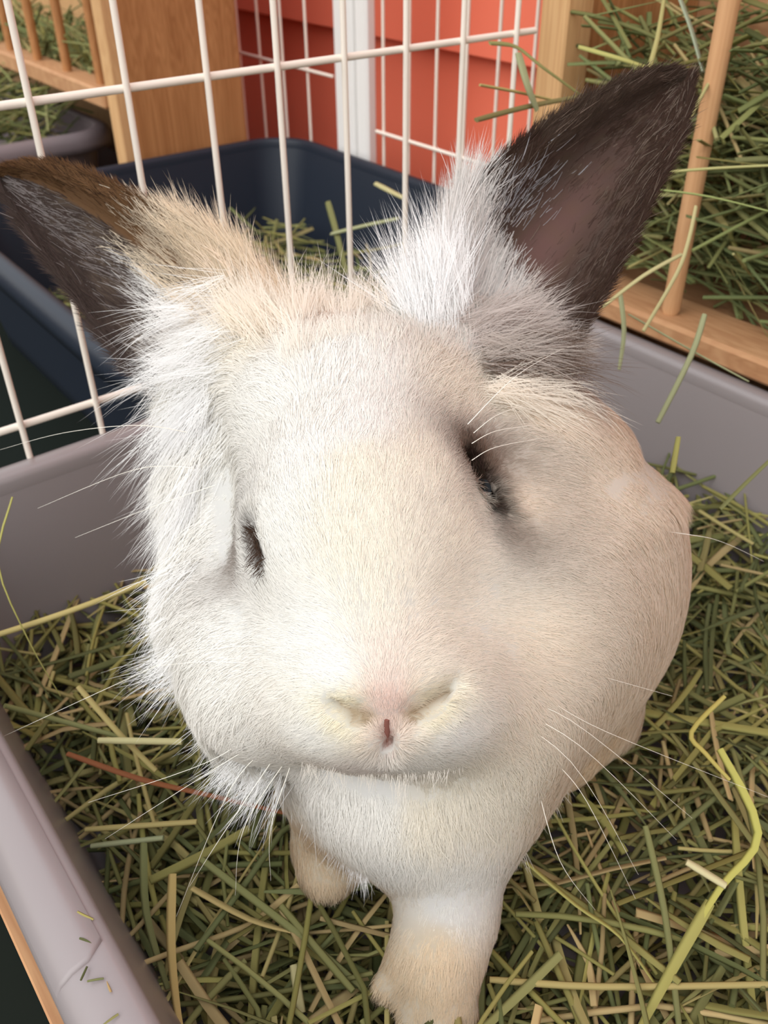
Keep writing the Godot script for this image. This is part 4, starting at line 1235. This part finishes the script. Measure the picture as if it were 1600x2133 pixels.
func build_ears(r: Node3D, body: Soup) -> void:
	var origin := r.position
	var back := Vector3(-0.492, 0.5859, 0.6439)
	var right := Ear.new()
	right.left = PackedVector3Array([Vector3(0.1727, 0.1574, -0.2004), Vector3(0.1815, 0.1722, -0.2057), Vector3(0.1915, 0.1851, -0.2082), Vector3(0.2041, 0.1949, -0.2059), Vector3(0.2176, 0.2034, -0.2018), Vector3(0.2309, 0.2096, -0.1973), Vector3(0.2445, 0.2144, -0.1927), Vector3(0.255, 0.2159, -0.1892), Vector3(0.2591, 0.2148, -0.1867)])
	right.right = PackedVector3Array([Vector3(0.195, 0.1399, -0.1768), Vector3(0.202, 0.1447, -0.1696), Vector3(0.2117, 0.1558, -0.1692), Vector3(0.222, 0.1686, -0.1698), Vector3(0.2335, 0.182, -0.1717), Vector3(0.2427, 0.1921, -0.1739), Vector3(0.2512, 0.2008, -0.1769), Vector3(0.2568, 0.2072, -0.1799), Vector3(0.2596, 0.2112, -0.183)])
	right.cup = PackedFloat32Array([0.010, 0.012, 0.0125, 0.012, 0.0105, 0.008, 0.0055, 0.003, 0.001])
	right.facing = (back + Vector3(0.0, 0.1, 0.0)).normalized()
	right.roll = 0.004
	var left := Ear.new()
	left.left = PackedVector3Array([Vector3(0.1393, 0.1495, -0.2265), Vector3(0.1355, 0.1638, -0.2425), Vector3(0.1289, 0.1734, -0.2578), Vector3(0.1217, 0.1791, -0.2715), Vector3(0.114, 0.1842, -0.2851), Vector3(0.1059, 0.1885, -0.2984), Vector3(0.0977, 0.1902, -0.3093), Vector3(0.0907, 0.1893, -0.317), Vector3(0.0868, 0.1875, -0.3199)])
	left.right = PackedVector3Array([Vector3(0.1034, 0.1302, -0.2442), Vector3(0.097, 0.1353, -0.2536), Vector3(0.0931, 0.1418, -0.2641), Vector3(0.0909, 0.1522, -0.2768), Vector3(0.0883, 0.1619, -0.2892), Vector3(0.0864, 0.1705, -0.3001), Vector3(0.0854, 0.1785, -0.3096), Vector3(0.0849, 0.1827, -0.3153), Vector3(0.0852, 0.1852, -0.319)])
	left.cup = PackedFloat32Array([0.008, 0.010, 0.011, 0.0105, 0.0095, 0.0075, 0.005, 0.003, 0.001])
	left.facing = back
	left.roll = 0.005
	var darkest := Vector3(0.050, 0.034, 0.028)
	var paint_right := func(t: float, w: float, outer: bool) -> Vector3:
		var c := Vector3(0.062, 0.042, 0.034)
		if not outer:
			var pinkness := exp(-pow((w - 0.05) / 0.34, 2.0) - pow((t - 0.32) / 0.24, 2.0))
			c = c.lerp(Vector3(0.125, 0.07, 0.06), pinkness)
		return c.lerp(Vector3(0.8, 0.76, 0.72), smoothstep(0.16, 0.0, t))
	var paint_left := func(t: float, w: float, _outer: bool) -> Vector3:
		var c := Vector3(0.075, 0.055, 0.046)
		if w < -0.35:
			c = Vector3(0.15, 0.085, 0.045)
		return c.lerp(Vector3(0.8, 0.72, 0.6), smoothstep(0.28, 0.08, t))
	add_ear(body, right, paint_right)
	add_ear(body, left, paint_left)
	var fur_right := func(t: float, w: float, outer: bool) -> Array:
		var c := Vector3(0.070, 0.043, 0.033)
		var keep := 1.0
		var l := 6.5
		var d := Vector2(1.0, 0.25 * w)
		if not outer:
			var pinkness := exp(-pow((w - 0.05) / 0.30, 2.0) - pow((t - 0.32) / 0.22, 2.0))
			keep = 1.0 - 0.72 * pinkness
			c = c.lerp(Vector3(0.16, 0.10, 0.085), pinkness)
			var frost := exp(-pow((w + 0.50) / 0.24, 2.0) - pow((t - 0.26) / 0.12, 2.0))
			if rng.randf() < frost * 0.4:
				c = Vector3(0.46, 0.45, 0.47)
				l = 11.0
			elif rng.randf() < 0.02:
				c = Vector3(0.20, 0.15, 0.12)
				l = 10.0
			elif w < -0.4 and t > 0.45:
				c = Vector3(0.085, 0.058, 0.044)
		else:
			c = Vector3(0.09, 0.058, 0.04)
		var root := smoothstep(0.24, 0.06, t + 0.10 * (w - 0.2) + rng.randf_range(-0.05, 0.05))
		if rng.randf() < root:
			c = Vector3(0.82, 0.79, 0.76) if w < 0.1 else Vector3(0.62, 0.55, 0.50)
			l = lerpf(l, 20.0, root)
		return [d, l, 0.28, c, keep]
	var fur_left := func(t: float, w: float, outer: bool) -> Array:
		var c := Vector3(0.085, 0.062, 0.054)
		var l := 8.0
		var d := Vector2(1.0, 0.15)
		if w < -0.40 or outer:
			c = Vector3(0.175, 0.095, 0.048)
			l = 6.0
			d = Vector2(1.0, -0.2)
			if rng.randf() < 0.25:
				c = Vector3(0.07, 0.04, 0.025)
		elif rng.randf() < 0.2 * exp(-pow((w - 0.0) / 0.42, 2.0)):
			c = Vector3(0.27, 0.235, 0.225)
			l = 13.0
			d = Vector2(1.0, 0.45)
		var root := smoothstep(0.46, 0.10, t + (0.34 * maxf(w, -0.1)) + rng.randf_range(-0.08, 0.08))
		if rng.randf() < root:
			c = Vector3(0.80, 0.68, 0.53) if w < -0.1 else Vector3(0.80, 0.77, 0.74)
			l = lerpf(l, 18.0, root)
		return [d, l, 0.3, c, 1.0]
	for k in 2:
		var h := Coat.new()
		h.room(36000)
		ear_fur(h, right if k == 0 else left, 40000, fur_right if k == 0 else fur_left)
		h.trim()
		for j in h.v.size():
			h.v[j] -= origin
		part("ear_fur", mesh_of(h.v, h.n, h.c, h.i), mats.fur, r, Vector3.ZERO, "stuff")

func build_face(r: Node3D) -> void:
	var origin := r.position
	var gloss := plain(Color(0.02, 0.015, 0.015), 0.1, 0.35)
	for q in [Vector3(0.1501, 0.1231, -0.1505), Vector3(0.0941, 0.114, -0.1763)]:
		var ball := SphereMesh.new()
		ball.radius = 0.0085
		ball.height = 0.017
		ball.radial_segments = 32
		ball.rings = 16
		part("eye", ball, gloss, r, q - origin)
	# lip cleft, a thin pink wedge
	var s := Soup.new()
	add_tube(s, PackedVector3Array([Vector3(0.089, 0.1029, -0.1161), Vector3(0.0889, 0.0991, -0.116), Vector3(0.0893, 0.0931, -0.1168)]), PackedFloat32Array([0.0007, 0.0010, 0.0005]), 8, Color(0.24, 0.10, 0.08))
	for k in s.v.size():
		s.v[k] -= origin
	part("lip", soup_mesh(s), mats.skin, r)
	var hair := plain(Color(0.97, 0.95, 0.90), 0.4, 0.5)
	for raw in whisker_lines():
		var w := Soup.new()
		var pts := smooth_path(raw, 6)
		var radii := PackedFloat32Array()
		for k in pts.size():
			radii.append(lerpf(0.00012, 0.00003, float(k) / (pts.size() - 1)))
			pts[k] -= origin
		add_tube(w, pts, radii, 5)
		part("whisker", soup_mesh(w), hair, r)

func whisker_lines() -> Array:
	return [
		[Vector3(0.076, 0.0804, -0.1514), Vector3(0.0584, 0.0719, -0.1556), Vector3(0.0288, 0.0588, -0.1741)],
		[Vector3(0.0758, 0.0743, -0.1507), Vector3(0.0603, 0.071, -0.1533), Vector3(0.0288, 0.0506, -0.1666)],
		[Vector3(0.0756, 0.0729, -0.1495), Vector3(0.0603, 0.0659, -0.1487), Vector3(0.0366, 0.033, -0.1446)],
		[Vector3(0.0772, 0.0723, -0.1479), Vector3(0.054, 0.0557, -0.1443), Vector3(0.0424, 0.0396, -0.1462)],
		[Vector3(0.0779, 0.0691, -0.146), Vector3(0.0596, 0.0553, -0.1427), Vector3(0.0527, 0.033, -0.14)],
		[Vector3(0.0785, 0.0687, -0.1451), Vector3(0.0655, 0.0553, -0.1382), Vector3(0.0622, 0.0363, -0.1358)],
		[Vector3(0.0809, 0.1059, -0.1491), Vector3(0.0721, 0.102, -0.1617), Vector3(0.0587, 0.091, -0.1805)],
		[Vector3(0.078, 0.1009, -0.1499), Vector3(0.0662, 0.0974, -0.1651), Vector3(0.0557, 0.0891, -0.1811)],
		[Vector3(0.0896, 0.1274, -0.2086), Vector3(0.0759, 0.127, -0.2188), Vector3(0.0511, 0.1135, -0.2378)],
		[Vector3(0.0938, 0.1221, -0.2038), Vector3(0.0758, 0.1194, -0.2089), Vector3(0.0568, 0.1063, -0.2269)],
		[Vector3(0.0927, 0.1347, -0.216), Vector3(0.0804, 0.1385, -0.2226), Vector3(0.0653, 0.1317, -0.2436), Vector3(0.0503, 0.1225, -0.2622)],
		[Vector3(0.0698, 0.0919, -0.176), Vector3(0.0561, 0.0889, -0.1805), Vector3(0.0172, 0.0578, -0.2131)],
		[Vector3(0.1232, 0.0908, -0.1124), Vector3(0.1373, 0.084, -0.0986), Vector3(0.1662, 0.0454, -0.0724)],
		[Vector3(0.1196, 0.0968, -0.1144), Vector3(0.1314, 0.0913, -0.1067), Vector3(0.1466, 0.0776, -0.0934), Vector3(0.1929, 0.0417, -0.0642)],
		[Vector3(0.1237, 0.0882, -0.1127), Vector3(0.1366, 0.0787, -0.0942), Vector3(0.1603, 0.0404, -0.0723)],
		[Vector3(0.118, 0.0918, -0.1142), Vector3(0.1344, 0.0735, -0.0943), Vector3(0.148, 0.0323, -0.0744)],
		[Vector3(0.1331, 0.0546, -0.103), Vector3(0.1305, 0.0374, -0.0893), Vector3(0.137, 0.0194, -0.0788)],
		[Vector3(0.1383, 0.0626, -0.1016), Vector3(0.1417, 0.0528, -0.0917), Vector3(0.1476, 0.022, -0.0731)],
		[Vector3(0.1227, 0.1055, -0.1168), Vector3(0.1309, 0.1014, -0.1131), Vector3(0.144, 0.0908, -0.1074)],
		[Vector3(0.1217, 0.1026, -0.115), Vector3(0.137, 0.0968, -0.1104), Vector3(0.1744, 0.074, -0.0921)],
		[Vector3(0.1442, 0.1481, -0.1517), Vector3(0.1623, 0.1561, -0.1528), Vector3(0.1821, 0.1576, -0.1546)],
		[Vector3(0.1464, 0.1447, -0.1515), Vector3(0.1545, 0.1468, -0.1519), Vector3(0.1654, 0.1462, -0.1523)],
		[Vector3(0.145, 0.1424, -0.1505), Vector3(0.153, 0.1435, -0.15), Vector3(0.1657, 0.1417, -0.148)],
		[Vector3(0.1439, 0.1382, -0.149), Vector3(0.1514, 0.1399, -0.148), Vector3(0.1662, 0.1387, -0.1449)],
		[Vector3(0.1702, 0.1146, -0.1354), Vector3(0.2031, 0.1046, -0.1167), Vector3(0.2175, 0.0976, -0.1118), Vector3(0.2336, 0.0863, -0.1047)],
	]
